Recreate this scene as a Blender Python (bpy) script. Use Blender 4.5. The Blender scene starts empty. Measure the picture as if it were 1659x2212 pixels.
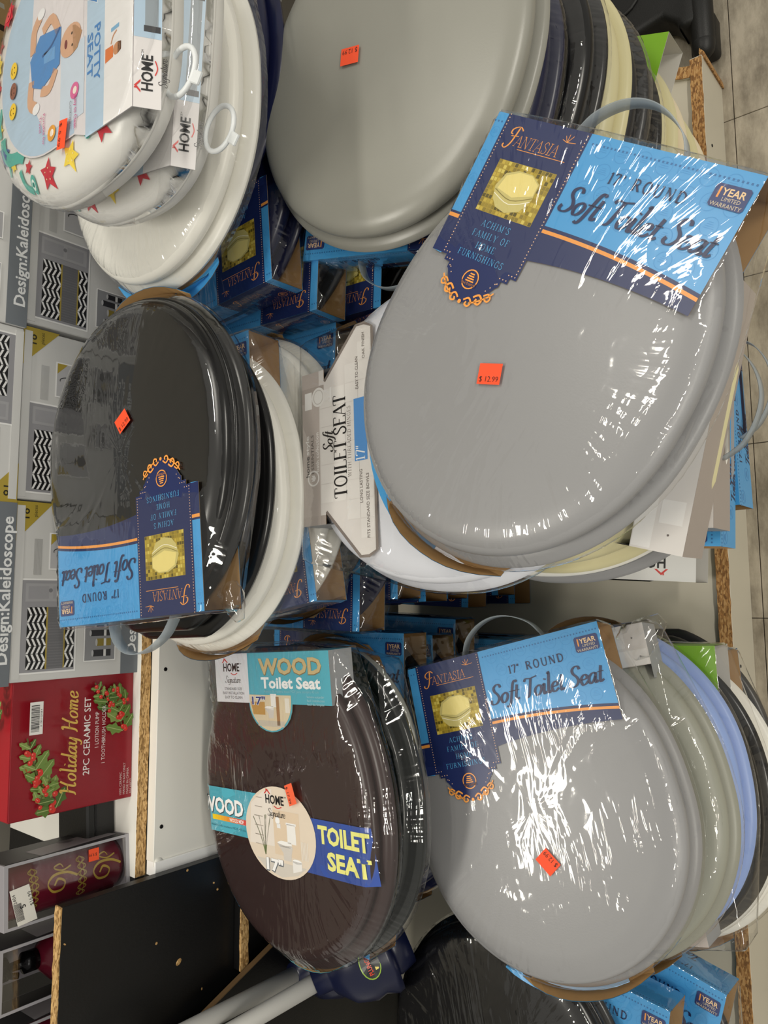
import bpy, bmesh, math, random
from mathutils import Vector, Matrix, noise

# ---------------------------------------------------------------- camera
SC = bpy.context.scene
COL = SC.collection
CAM_H = 1.44
F_PX, IMG_W, IMG_H = 1661.0, 1659.0, 2212.0
AX = Vector((15000.0, -70.0, 1661.0)).normalized()
AY = Vector((-193.0, -2000.0, 1661.0)); AY = (AY - AX * AY.dot(AX)).normalized()
AZ = AX.cross(AY)
ROT = Matrix((AX, AY, AZ))                      # camera (right, down, forward) -> world
CAM_P = Vector((0, 0, CAM_H))
cd = bpy.data.cameras.new('camera')
cam = bpy.data.objects.new('camera', cd); COL.objects.link(cam)
cr, cdn, cf = ROT @ Vector((1, 0, 0)), ROT @ Vector((0, 1, 0)), ROT @ Vector((0, 0, 1))
m = Matrix.Identity(4)
for i in range(3):
    m[i][0], m[i][1], m[i][2], m[i][3] = cdn[i], cr[i], -cf[i], CAM_P[i]
cam.matrix_world = m
cd.sensor_fit = 'VERTICAL'; cd.sensor_height = 36.0; cd.sensor_width = 27.0
cd.lens = 36.0 * F_PX / IMG_H
cd.clip_start = 0.02
SC.camera = cam

# ---------------------------------------------------------------- light
w = bpy.data.worlds.new('store_ambience'); SC.world = w; w.use_nodes = True
w.node_tree.nodes['Background'].inputs[0].default_value = (1.0, 0.96, 0.86, 1)
w.node_tree.nodes['Background'].inputs[1].default_value = 0.47

def ceiling_tube(name, x, y, lx, ly, power, z=2.9, color=(1.0, 0.955, 0.85)):
    l = bpy.data.lights.new(name, 'AREA'); l.shape = 'RECTANGLE'
    l.size = lx; l.size_y = ly; l.energy = power; l.color = color
    o = bpy.data.objects.new(name, l); COL.objects.link(o); o.location = (x, y, z)
    return o
ceiling_tube('ceiling_fluorescent', -0.50, 1.13, 0.75, 0.17, 18)
ceiling_tube('ceiling_fluorescent', 1.15, 0.58, 0.90, 0.10, 12)
ceiling_tube('ceiling_fluorescent', 1.15, 3.25, 1.2, 0.35, 46)
ceiling_tube('ceiling_fluorescent', -1.8, 4.0, 1.4, 0.40, 44)
ceiling_tube('ceiling_fluorescent', -0.9, -2.6, 1.2, 0.3, 60)
ceiling_tube('ceiling_fluorescent', 1.3, -2.6, 1.2, 0.3, 60)
SC.view_settings.view_transform = 'Standard'
SC.view_settings.look = 'None'
SC.view_settings.gamma = 1.0
SC.view_settings.use_curve_mapping = False
SC.view_settings.exposure = -0.07
SC.cycles.transparent_max_bounces = 24
SC.cycles.max_bounces = 8
random.seed(4)

# ---------------------------------------------------------------- helpers
def lin(c):
    if isinstance(c, str):
        c = tuple(int(c[i:i + 2], 16) for i in (0, 2, 4))
    return tuple(((v / 255) / 12.92 if v / 255 <= 0.04045 else ((v / 255 + 0.055) / 1.055) ** 2.4) for v in c) + (1,)

def pix(x, y, z):
    """the world point at height z that the photograph shows at pixel x, y"""
    d = ROT @ Vector(((IMG_H - y) - IMG_H / 2, x - IMG_W / 2, F_PX))
    return CAM_P + d * ((z - CAM_H) / d.z)

def pixy(x, y, Y):
    d = ROT @ Vector(((IMG_H - y) - IMG_H / 2, x - IMG_W / 2, F_PX))
    return CAM_P + d * (Y / d.y)

MATS = {}
def mat(name, color, rough=0.45, metal=0.0, vary=0.05, scale=30, bump=0.0, bscale=200, coat=0.0, spec=0.5, subs=0.0):
    if name in MATS: return MATS[name]
    M = bpy.data.materials.new(name); M.use_nodes = True
    nt = M.node_tree; N = nt.nodes; L = nt.links
    P = N['Principled BSDF']
    c = lin(color)
    tc = N.new('ShaderNodeTexCoord')
    if vary > 0:
        no = N.new('ShaderNodeTexNoise'); no.inputs['Scale'].default_value = scale; no.inputs['Detail'].default_value = 4
        L.new(tc.outputs['Object'], no.inputs['Vector'])
        mx = N.new('ShaderNodeMix'); mx.data_type = 'RGBA'
        mx.inputs[6].default_value = tuple(v * (1 - vary) for v in c[:3]) + (1,)
        mx.inputs[7].default_value = tuple(min(1, v * (1 + vary)) for v in c[:3]) + (1,)
        L.new(no.outputs['Fac'], mx.inputs[0]); L.new(mx.outputs[2], P.inputs['Base Color'])
    else:
        P.inputs['Base Color'].default_value = c
    P.inputs['Roughness'].default_value = rough
    P.inputs['Metallic'].default_value = metal
    P.inputs['Coat Weight'].default_value = coat
    P.inputs['Coat Roughness'].default_value = 0.08
    P.inputs['Specular IOR Level'].default_value = spec
    if bump > 0:
        n2 = N.new('ShaderNodeTexNoise'); n2.inputs['Scale'].default_value = bscale; n2.inputs['Detail'].default_value = 3
        L.new(tc.outputs['Object'], n2.inputs['Vector'])
        b = N.new('ShaderNodeBump'); b.inputs['Strength'].default_value = bump; b.inputs['Distance'].default_value = 0.002
        L.new(n2.outputs['Fac'], b.inputs['Height']); L.new(b.outputs['Normal'], P.inputs['Normal'])
    MATS[name] = M
    return M

def film_mat(name, gain=1.0, rough=0.07, tint=0.97, bump=0.6, sx=70.0, sy=14.0, haze=0.0, rim=1.1):
    """clear shrink film: mostly transparent, wrinkled, glossy"""
    if name in MATS: return MATS[name]
    M = bpy.data.materials.new(name); M.use_nodes = True
    nt = M.node_tree; N = nt.nodes; L = nt.links
    N.remove(N['Principled BSDF']); out = N['Material Output']
    tc = N.new('ShaderNodeTexCoord')
    def stretched(a, b, c, rot, detail, dist):
        mp = N.new('ShaderNodeMapping'); mp.inputs['Scale'].default_value = (a, b, c); mp.inputs['Rotation'].default_value = (0, 0, rot)
        L.new(tc.outputs['Object'], mp.inputs['Vector'])
        n = N.new('ShaderNodeTexNoise'); n.inputs['Scale'].default_value = 1.0; n.inputs['Detail'].default_value = detail
        n.inputs['Distortion'].default_value = dist
        L.new(mp.outputs['Vector'], n.inputs['Vector'])
        return n.outputs['Fac']
    a = stretched(sx, sy, 20, 0.12, 2.0, 0.5)
    b = stretched(24, 17, 14, -0.5, 1.0, 1.2)
    # patches where the film is pulled tight and patches where it puckers
    pk = stretched(9, 9, 9, 0, 1.0, 0.3)
    ramp = N.new('ShaderNodeMapRange'); ramp.inputs[1].default_value = 0.46; ramp.inputs[2].default_value = 0.70
    L.new(pk, ramp.inputs[0])
    mu = N.new('ShaderNodeMath'); mu.operation = 'MULTIPLY'; L.new(a, mu.inputs[0]); L.new(ramp.outputs[0], mu.inputs[1])
    ad = N.new('ShaderNodeMath'); ad.operation = 'MULTIPLY_ADD'; L.new(b, ad.inputs[0]); ad.inputs[1].default_value = 0.55; L.new(mu.outputs[0], ad.inputs[2])
    # puckers running out to the rim
    fl = N.new('ShaderNodeVectorMath'); fl.operation = 'MULTIPLY'; fl.inputs[1].default_value = (1, 1, 0); L.new(tc.outputs['Object'], fl.inputs[0])
    nm = N.new('ShaderNodeVectorMath'); nm.operation = 'NORMALIZE'; L.new(fl.outputs[0], nm.inputs[0])
    sc = N.new('ShaderNodeVectorMath'); sc.operation = 'SCALE'; sc.inputs['Scale'].default_value = 17; L.new(nm.outputs[0], sc.inputs[0])
    s2 = N.new('ShaderNodeVectorMath'); s2.operation = 'SCALE'; s2.inputs['Scale'].default_value = 13; L.new(tc.outputs['Object'], s2.inputs[0])
    av = N.new('ShaderNodeVectorMath'); av.operation = 'ADD'; L.new(sc.outputs[0], av.inputs[0]); L.new(s2.outputs[0], av.inputs[1])
    rn = N.new('ShaderNodeTexNoise'); rn.inputs['Scale'].default_value = 1.0; rn.inputs['Detail'].default_value = 1.5; L.new(av.outputs[0], rn.inputs['Vector'])
    ln_ = N.new('ShaderNodeVectorMath'); ln_.operation = 'LENGTH'; L.new(fl.outputs[0], ln_.inputs[0])
    rm = N.new('ShaderNodeMapRange'); rm.inputs[1].default_value = 0.10; rm.inputs[2].default_value = 0.185; rm.inputs[4].default_value = rim; L.new(ln_.outputs['Value'], rm.inputs[0])
    ra = N.new('ShaderNodeMath'); ra.operation = 'MULTIPLY_ADD'; L.new(rn.outputs['Fac'], ra.inputs[0]); L.new(rm.outputs[0], ra.inputs[1]); L.new(ad.outputs[0], ra.inputs[2])
    ad = ra
    bp = N.new('ShaderNodeBump'); bp.inputs['Strength'].default_value = bump; bp.inputs['Distance'].default_value = 0.005
    L.new(ad.outputs[0], bp.inputs['Height'])
    gl = N.new('ShaderNodeBsdfGlossy'); gl.inputs['Roughness'].default_value = rough; gl.inputs['Color'].default_value = (1, 1, 1, 1)
    L.new(bp.outputs['Normal'], gl.inputs['Normal'])
    tr = N.new('ShaderNodeBsdfTransparent'); tr.inputs['Color'].default_value = (tint, tint, tint * 1.0, 1)
    fr = N.new('ShaderNodeFresnel')
    ge = N.new('ShaderNodeNewGeometry'); mr = N.new('ShaderNodeMapRange'); mr.inputs[3].default_value = 1.5; mr.inputs[4].default_value = 1 / 1.5
    L.new(ge.outputs['Backfacing'], mr.inputs[0]); L.new(mr.outputs[0], fr.inputs['IOR'])      # thin film: the same from both sides
    L.new(bp.outputs['Normal'], fr.inputs['Normal'])
    g = N.new('ShaderNodeMath'); g.operation = 'MULTIPLY'; g.use_clamp = True; L.new(fr.outputs[0], g.inputs[0]); g.inputs[1].default_value = gain
    mx = N.new('ShaderNodeMixShader'); L.new(g.outputs[0], mx.inputs[0]); L.new(tr.outputs[0], mx.inputs[1]); L.new(gl.outputs[0], mx.inputs[2])
    last = mx
    if haze > 0:
        df = N.new('ShaderNodeBsdfDiffuse'); df.inputs['Color'].default_value = (0.8, 0.82, 0.84, 1)
        m2 = N.new('ShaderNodeMixShader'); m2.inputs[0].default_value = haze
        L.new(mx.outputs[0], m2.inputs[1]); L.new(df.outputs[0], m2.inputs[2]); last = m2
    L.new(last.outputs[0], out.inputs['Surface'])
    MATS[name] = M
    return M

def chip_mat(name, c1, c2, c3):
    """raw particle board"""
    if name in MATS: return MATS[name]
    M = bpy.data.materials.new(name); M.use_nodes = True
    nt = M.node_tree; N = nt.nodes; L = nt.links; P = N['Principled BSDF']
    tc = N.new('ShaderNodeTexCoord')
    v = N.new('ShaderNodeTexVoronoi'); v.inputs['Scale'].default_value = 520
    mp = N.new('ShaderNodeMapping'); mp.inputs['Scale'].default_value = (0.35, 1, 1); L.new(tc.outputs['Object'], mp.inputs['Vector'])
    L.new(mp.outputs['Vector'], v.inputs['Vector'])
    r = N.new('ShaderNodeValToRGB'); e = r.color_ramp.elements
    e[0].color = lin(c1); e[0].position = 0.15; e[1].color = lin(c2); e[1].position = 0.85
    k = r.color_ramp.elements.new(0.5); k.color = lin(c3)
    sep = N.new('ShaderNodeSeparateColor'); L.new(v.outputs['Color'], sep.inputs[0]); L.new(sep.outputs[0], r.inputs[0])
    L.new(r.outputs[0], P.inputs['Base Color']); P.inputs['Roughness'].default_value = 0.8
    b = N.new('ShaderNodeBump'); b.inputs['Strength'].default_value = 0.5; b.inputs['Distance'].default_value = 0.001
    L.new(sep.outputs[1], b.inputs['Height']); L.new(b.outputs['Normal'], P.inputs['Normal'])
    MATS[name] = M
    return M

def tile_mat():
    M = bpy.data.materials.new('worn_vinyl_tile'); M.use_nodes = True
    nt = M.node_tree; N = nt.nodes; L = nt.links; P = N['Principled BSDF']
    g = N.new('ShaderNodeNewGeometry')
    mp = N.new('ShaderNodeMapping'); mp.inputs['Scale'].default_value = (9, 22, 9); L.new(g.outputs['Position'], mp.inputs['Vector'])
    n1 = N.new('ShaderNodeTexNoise'); n1.inputs['Scale'].default_value = 1.0; n1.inputs['Detail'].default_value = 8; n1.inputs['Roughness'].default_value = 0.7
    L.new(mp.outputs['Vector'], n1.inputs['Vector'])
    r = N.new('ShaderNodeValToRGB'); e = r.color_ramp.elements
    e[0].color = lin('7c7364'); e[0].position = 0.33; e[1].color = lin('b5ab99'); e[1].position = 0.62
    L.new(n1.outputs['Fac'], r.inputs[0]); L.new(r.outputs[0], P.inputs['Base Color']); P.inputs['Roughness'].default_value = 0.45
    return M

def link(name, me, material=None, parent=None, loc=None):
    o = bpy.data.objects.new(name, me); COL.objects.link(o)
    if material is not None:
        if len(me.materials) == 0: me.materials.append(material)
        elif me.materials[0] is not material:
            o.material_slots[0].link = 'OBJECT'; o.material_slots[0].material = material
    if parent is not None: o.parent = parent
    if loc is not None: o.location = loc
    return o

def thing(name, label, cat, loc=(0, 0, 0), rot=None, group=None, mw=None):
    o = bpy.data.objects.new(name, None); COL.objects.link(o); o.empty_display_size = 0.03
    if mw is not None: o.matrix_world = mw
    else:
        o.location = loc
        if rot is not None: o.rotation_euler = rot
    o['label'] = label; o['category'] = cat
    if group: o['group'] = group
    return o

def tag(o, label, cat, group=None):
    o['label'] = label; o['category'] = cat
    if group: o['group'] = group
    return o

def mesh_of(bm, name, smooth=False):
    bmesh.ops.recalc_face_normals(bm, faces=bm.faces)
    me = bpy.data.meshes.new(name); bm.to_mesh(me); bm.free()
    if smooth:
        for p in me.polygons: p.use_smooth = True
    return me

def box_me(name, lo, hi, bevel=0.0, seg=1):
    bm = bmesh.new(); bmesh.ops.create_cube(bm, size=1)
    for v in bm.verts:
        v.co = Vector([lo[i] + (v.co[i] + 0.5) * (hi[i] - lo[i]) for i in range(3)])
    if bevel > 0:
        bmesh.ops.bevel(bm, geom=bm.edges[:], offset=bevel, segments=seg, affect='EDGES', profile=0.5)
    return mesh_of(bm, name)

def prism_me(name, poly, z0, z1, bevel=0.0, mapf=None, seg=2, smooth=False):
    bm = bmesh.new()
    a = [bm.verts.new((x, y, z0)) for x, y in poly]
    f = bm.faces.new(a)
    r = bmesh.ops.extrude_face_region(bm, geom=[f])
    for v in r['geom']:
        if isinstance(v, bmesh.types.BMVert): v.co.z = z1
    if bevel > 0:
        bmesh.ops.bevel(bm, geom=bm.edges[:], offset=bevel, segments=seg, affect='EDGES', profile=0.5)
    if mapf:
        for v in bm.verts: v.co = mapf(v.co)
    return mesh_of(bm, name, smooth)

def loft_me(name, rings, closed=True, cap0=True, cap1=True, smooth=True):
    verts, faces = [], []
    n = len(rings[0])
    for r in rings: verts += [tuple(p) for p in r]
    for i in range(len(rings) - 1):
        for j in range(n if closed else n - 1):
            k = (j + 1) % n
            faces.append((i * n + j, i * n + k, (i + 1) * n + k, (i + 1) * n + j))
    if cap0: faces.append(tuple(range(n))[::-1])
    if cap1: faces.append(tuple((len(rings) - 1) * n + j for j in range(n)))
    me = bpy.data.meshes.new(name); me.from_pydata(verts, [], faces); me.update()
    bm = bmesh.new(); bm.from_mesh(me); bmesh.ops.recalc_face_normals(bm, faces=bm.faces); bm.to_mesh(me); bm.free()
    if smooth:
        for p in me.polygons: p.use_smooth = True
    return me

def lathe_me(name, prof, n=24, smooth=True):
    rings = [[(r * math.cos(2 * math.pi * j / n), r * math.sin(2 * math.pi * j / n), z) for j in range(n)] for r, z in prof]
    return loft_me(name, rings, smooth=smooth)

def tube_me(name, pts, rad, n=10, flat=1.0, up=Vector((0, 0, 1)), closed=False):
    pts = [Vector(p) for p in pts]; rings = []
    for i, p in enumerate(pts):
        a = pts[i - 1] if (i > 0 or closed) else p
        b = pts[(i + 1) % len(pts)] if (i < len(pts) - 1 or closed) else p
        t = (b - a).normalized(); s = t.cross(up)
        if s.length < 1e-4: s = t.cross(Vector((1, 0, 0)))
        s.normalize(); u = s.cross(t)
        r = rad[i] if isinstance(rad, (list, tuple)) else rad
        rings.append([p + s * (r * flat * math.cos(2 * math.pi * j / n)) + u * (r * math.sin(2 * math.pi * j / n)) for j in range(n)])
    if closed: rings.append(rings[0])
    return loft_me(name, rings, cap0=not closed, cap1=not closed)

# ---------------------------------------------------------------- flat print
_TXT = {}
def sans(body, bold=0.0, shear=0.0):
    key = (body, bold, shear)
    if key in _TXT: return _TXT[key]
    cu = bpy.data.curves.new('lettering', 'FONT'); cu.body = body; cu.size = 1.0; cu.resolution_u = 2
    cu.offset = bold; cu.shear = shear
    o = bpy.data.objects.new('lettering', cu); COL.objects.link(o)
    dg = bpy.context.evaluated_depsgraph_get(); dg.update()
    me = o.evaluated_get(dg).to_mesh()
    vs = [(v.co.x, v.co.y) for v in me.vertices]; fs = [tuple(p.vertices) for p in me.polygons]
    o.evaluated_get(dg).to_mesh_clear()
    bpy.data.objects.remove(o); bpy.data.curves.remove(cu)
    x1 = max([v[0] for v in vs] or [0]); x0 = min([v[0] for v in vs] or [0])
    _TXT[key] = (vs, fs, x0, x1)
    return _TXT[key]

# capitals with serifs: strokes (points, thick) and serif bars (x, y, half width)
T_, t_ = 0.135, 0.05
SERIF = {
 'A': (0.74, [([(0.05, 0), (0.37, 1)], t_), ([(0.37, 1), (0.68, 0)], T_), ([(0.16, 0.33), (0.56, 0.33)], t_)], [(0.05, 0, .09), (0.68, 0, .12)]),
 'B': (0.66, [([(0.14, 0), (0.14, 1)], T_), ([(0.14, .97), (.42, .95), (.52, .78), (.42, .56), (.14, .53)], .09), ([(.42, .54), (.6, .3), (.45, .04), (.14, .03)], .1)], [(.1, 0, .08), (.1, 1, .08)]),
 'C': (0.72, [([(.64, .75), (.6, .9), (.4, 1.0), (.18, .85), (.08, .5), (.18, .15), (.4, 0), (.6, .08), (.66, .25)], .1)], []),
 'D': (0.76, [([(0.14, 0), (0.14, 1)], T_), ([(.14, .97), (.42, .95), (.64, .75), (.68, .5), (.64, .25), (.42, .04), (.14, .03)], .1)], [(.1, 0, .08), (.1, 1, .08)]),
 'E': (0.62, [([(0.14, 0), (0.14, 1)], T_), ([(.14, .97), (.56, .97), (.57, .8)], t_), ([(.14, .52), (.45, .52)], t_), ([(.14, .03), (.57, .03), (.59, .22)], t_)], [(.1, 0, .08), (.1, 1, .08)]),
 'F': (0.58, [([(0.14, 0), (0.14, 1)], T_), ([(.14, .97), (.54, .97), (.55, .8)], t_), ([(.14, .52), (.43, .52)], t_)], [(.14, 0, .13), (.1, 1, .08)]),
 'G': (0.76, [([(.64, .75), (.6, .9), (.4, 1.0), (.18, .85), (.08, .5), (.18, .15), (.4, 0), (.62, .08), (.64, .42)], .1)], [(.62, .42, .1)]),
 'H': (0.8, [([(0.14, 0), (0.14, 1)], T_), ([(0.66, 0), (0.66, 1)], T_), ([(.14, .5), (.66, .5)], t_)], [(.14, 0, .13), (.14, 1, .13), (.66, 0, .13), (.66, 1, .13)]),
 'I': (0.32, [([(0.16, 0), (0.16, 1)], T_)], [(.16, 0, .13), (.16, 1, .13)]),
 'L': (0.6, [([(0.14, 0), (0.14, 1)], T_), ([(.14, .03), (.55, .03), (.57, .25)], t_)], [(.1, 0, .08), (.14, 1, .13)]),
 'M': (0.92, [([(0.12, 0), (0.14, 1)], t_), ([(.14, 1), (.46, .05)], T_), ([(.46, .05), (.76, 1)], t_), ([(.77, 1), (.78, 0)], T_)], [(.12, 0, .1), (.78, 0, .12), (.1, 1, .08), (.8, 1, .08)]),
 'N': (0.8, [([(0.13, 0), (0.13, 1)], t_), ([(.13, 1), (.66, 0)], T_), ([(.66, 0), (.66, 1)], t_)], [(.13, 0, .1), (.1, 1, .1), (.66, 1, .1)]),
 'O': (0.8, [([(.4, 1), (.2, .88), (.1, .5), (.2, .12), (.4, 0), (.6, .12), (.7, .5), (.6, .88), (.4, 1)], .1)], []),
 'R': (0.72, [([(0.14, 0), (0.14, 1)], T_), ([(.14, .97), (.42, .95), (.54, .75), (.42, .53), (.14, .5)], .09), ([(.36, .5), (.66, 0)], T_)], [(.14, 0, .13), (.1, 1, .08), (.68, 0, .07)]),
 'S': (0.56, [([(.46, .78), (.42, .93), (.26, 1), (.1, .88), (.1, .7), (.26, .55), (.42, .42), (.48, .22), (.36, .03), (.2, 0), (.07, .08), (.05, .25)], .1)], []),
 'T': (0.66, [([(0.33, 0), (0.33, 1)], T_), ([(.05, .78), (.06, .97), (.6, .97), (.61, .78)], t_)], [(.33, 0, .13)]),
 'U': (0.78, [([(.14, 1), (.14, .3), (.24, .05), (.4, 0), (.56, .06), (.65, .3), (.65, 1)], .09)], [(.14, 1, .13), (.65, 1, .1)]),
 'W': (1.05, [([(.05, 1), (.3, 0)], T_), ([(.3, 0), (.52, 1)], t_), ([(.5, 1), (.76, 0)], T_), ([(.76, 0), (.98, 1)], t_)], [(.06, 1, .1), (.5, 1, .1), (.98, 1, .08)]),
 'Y': (0.7, [([(.05, 1), (.35, .48)], T_), ([(.35, .48), (.64, 1)], t_), ([(.35, .5), (.35, 0)], T_)], [(.06, 1, .1), (.64, 1, .08), (.35, 0, .12)]),
 '1': (0.42, [([(0.22, 0), (0.22, 1)], .11), ([(.22, 1), (.08, .85)], t_)], [(.22, 0, .13)]),
 '7': (0.5, [([(.06, .8), (.08, .97), (.46, .97)], .08), ([(.46, .97), (.2, 0)], .11)], []),
 '"': (0.4, [([(.12, 1), (.08, .72)], .08), ([(.26, 1), (.22, .72)], .08)], []),
 "'": (0.22, [([(.12, 1), (.07, .72)], .08)], []),
 ' ': (0.32, [], []),
}
PEN = {   # slanted hand: x-height 0.5, ascender 1
 'S': (.52, [[(.48, .82), (.42, .96), (.27, 1.0), (.13, .86), (.17, .66), (.34, .47), (.42, .26), (.31, .05), (.12, 0), (.0, .1), (.03, .24)]]),
 'T': (.52, [[(.0, .82), (.08, .96), (.3, .93), (.64, 1.0)], [(.34, .94), (.29, .4), (.24, .06), (.1, -.02)]]),
 'H': (.70, [[(.02, .88), (.13, 1), (.15, .6), (.1, .1), (-.02, .0)], [(.62, 1), (.5, .6), (.46, .15), (.52, 0), (.64, .12)], [(.1, .45), (.3, .53), (.52, .5)]]),
 'B': (.56, [[(.12, .98), (.1, .5), (.06, 0)], [(.0, .85), (.2, 1.0), (.42, .9), (.4, .66), (.14, .54), (.4, .48), (.46, .2), (.28, .0), (.06, .02)]]),
 'o': (.41, [[(.22, .5), (.08, .4), (.03, .2), (.12, .01), (.27, .06), (.36, .28), (.32, .44), (.22, .5)]]),
 'f': (.30, [[(.44, .92), (.36, 1.02), (.24, .9), (.17, .4), (.1, -.1), (.0, -.26), (-.1, -.2)], [(.02, .5), (.34, .5)]]),
 't': (.28, [[(.15, .78), (.1, .15), (.15, 0), (.28, .1)], [(-.01, .5), (.27, .5)]]),
 'i': (.23, [[(.02, .42), (.1, .5), (.08, .1), (.13, 0), (.23, .1)], [(.12, .70), (.13, .76)]]),
 'l': (.23, [[(.04, .95), (.11, 1), (.08, .12), (.13, 0), (.23, .1)]]),
 'e': (.38, [[(.04, .25), (.28, .3), (.31, .42), (.2, .5), (.07, .4), (.03, .2), (.12, .01), (.25, .04), (.36, .15)]]),
 'a': (.46, [[(.35, .44), (.22, .5), (.07, .37), (.03, .16), (.11, .01), (.24, .1), (.34, .32)], [(.37, .5), (.34, .12), (.38, 0), (.47, .1)]]),
 'd': (.46, [[(.35, .44), (.22, .5), (.07, .37), (.03, .16), (.11, .01), (.24, .1), (.34, .32)], [(.42, 1), (.34, .12), (.38, 0), (.47, .1)]]),
 'g': (.44, [[(.35, .44), (.22, .5), (.07, .37), (.03, .16), (.11, .03), (.24, .1), (.34, .32)], [(.37, .5), (.33, -.1), (.24, -.28), (.08, -.25), (.04, -.14)]]),
 'n': (.43, [[(.01, .42), (.09, .5), (.06, 0)], [(.07, .3), (.2, .48), (.3, .44), (.28, .12), (.33, 0), (.43, .1)]]),
 'u': (.45, [[(.01, .42), (.09, .5), (.06, .15), (.13, 0), (.25, .1), (.33, .32)], [(.35, .5), (.32, .1), (.37, 0), (.46, .1)]]),
 'r': (.30, [[(.01, .42), (.09, .5), (.06, 0)], [(.07, .28), (.17, .46), (.27, .5), (.3, .42)]]),
 'y': (.43, [[(.01, .42), (.09, .5), (.06, .2), (.13, .02), (.25, .1), (.33, .32)], [(.36, .5), (.31, -.1), (.2, -.3), (.06, -.24)]]),
 'm': (.64, [[(.01, .42), (.09, .5), (.06, 0)], [(.07, .3), (.18, .48), (.27, .44), (.25, 0)], [(.26, .3), (.38, .48), (.48, .44), (.46, .12), (.51, 0), (.6, .1)]]),
 'p': (.44, [[(.01, .42), (.09, .5), (.04, -.3)], [(.07, .3), (.2, .49), (.34, .4), (.33, .15), (.2, .0), (.07, .08)]]),
 ' ': (.26, []),
}
def smooth_pts(pts, k=4):
    if len(pts) < 3: return pts
    out = []
    P = [pts[0]] + list(pts) + [pts[-1]]
    for i in range(1, len(P) - 2):
        p0, p1, p2, p3 = P[i - 1], P[i], P[i + 1], P[i + 2]
        for j in range(k):
            t = j / k
            out.append(tuple(0.5 * ((2 * p1[d]) + (-p0[d] + p2[d]) * t + (2 * p0[d] - 5 * p1[d] + 4 * p2[d] - p3[d]) * t * t + (-p0[d] + 3 * p1[d] - 3 * p2[d] + p3[d]) * t ** 3) for d in (0, 1)))
    out.append(pts[-1])
    return out

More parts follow.
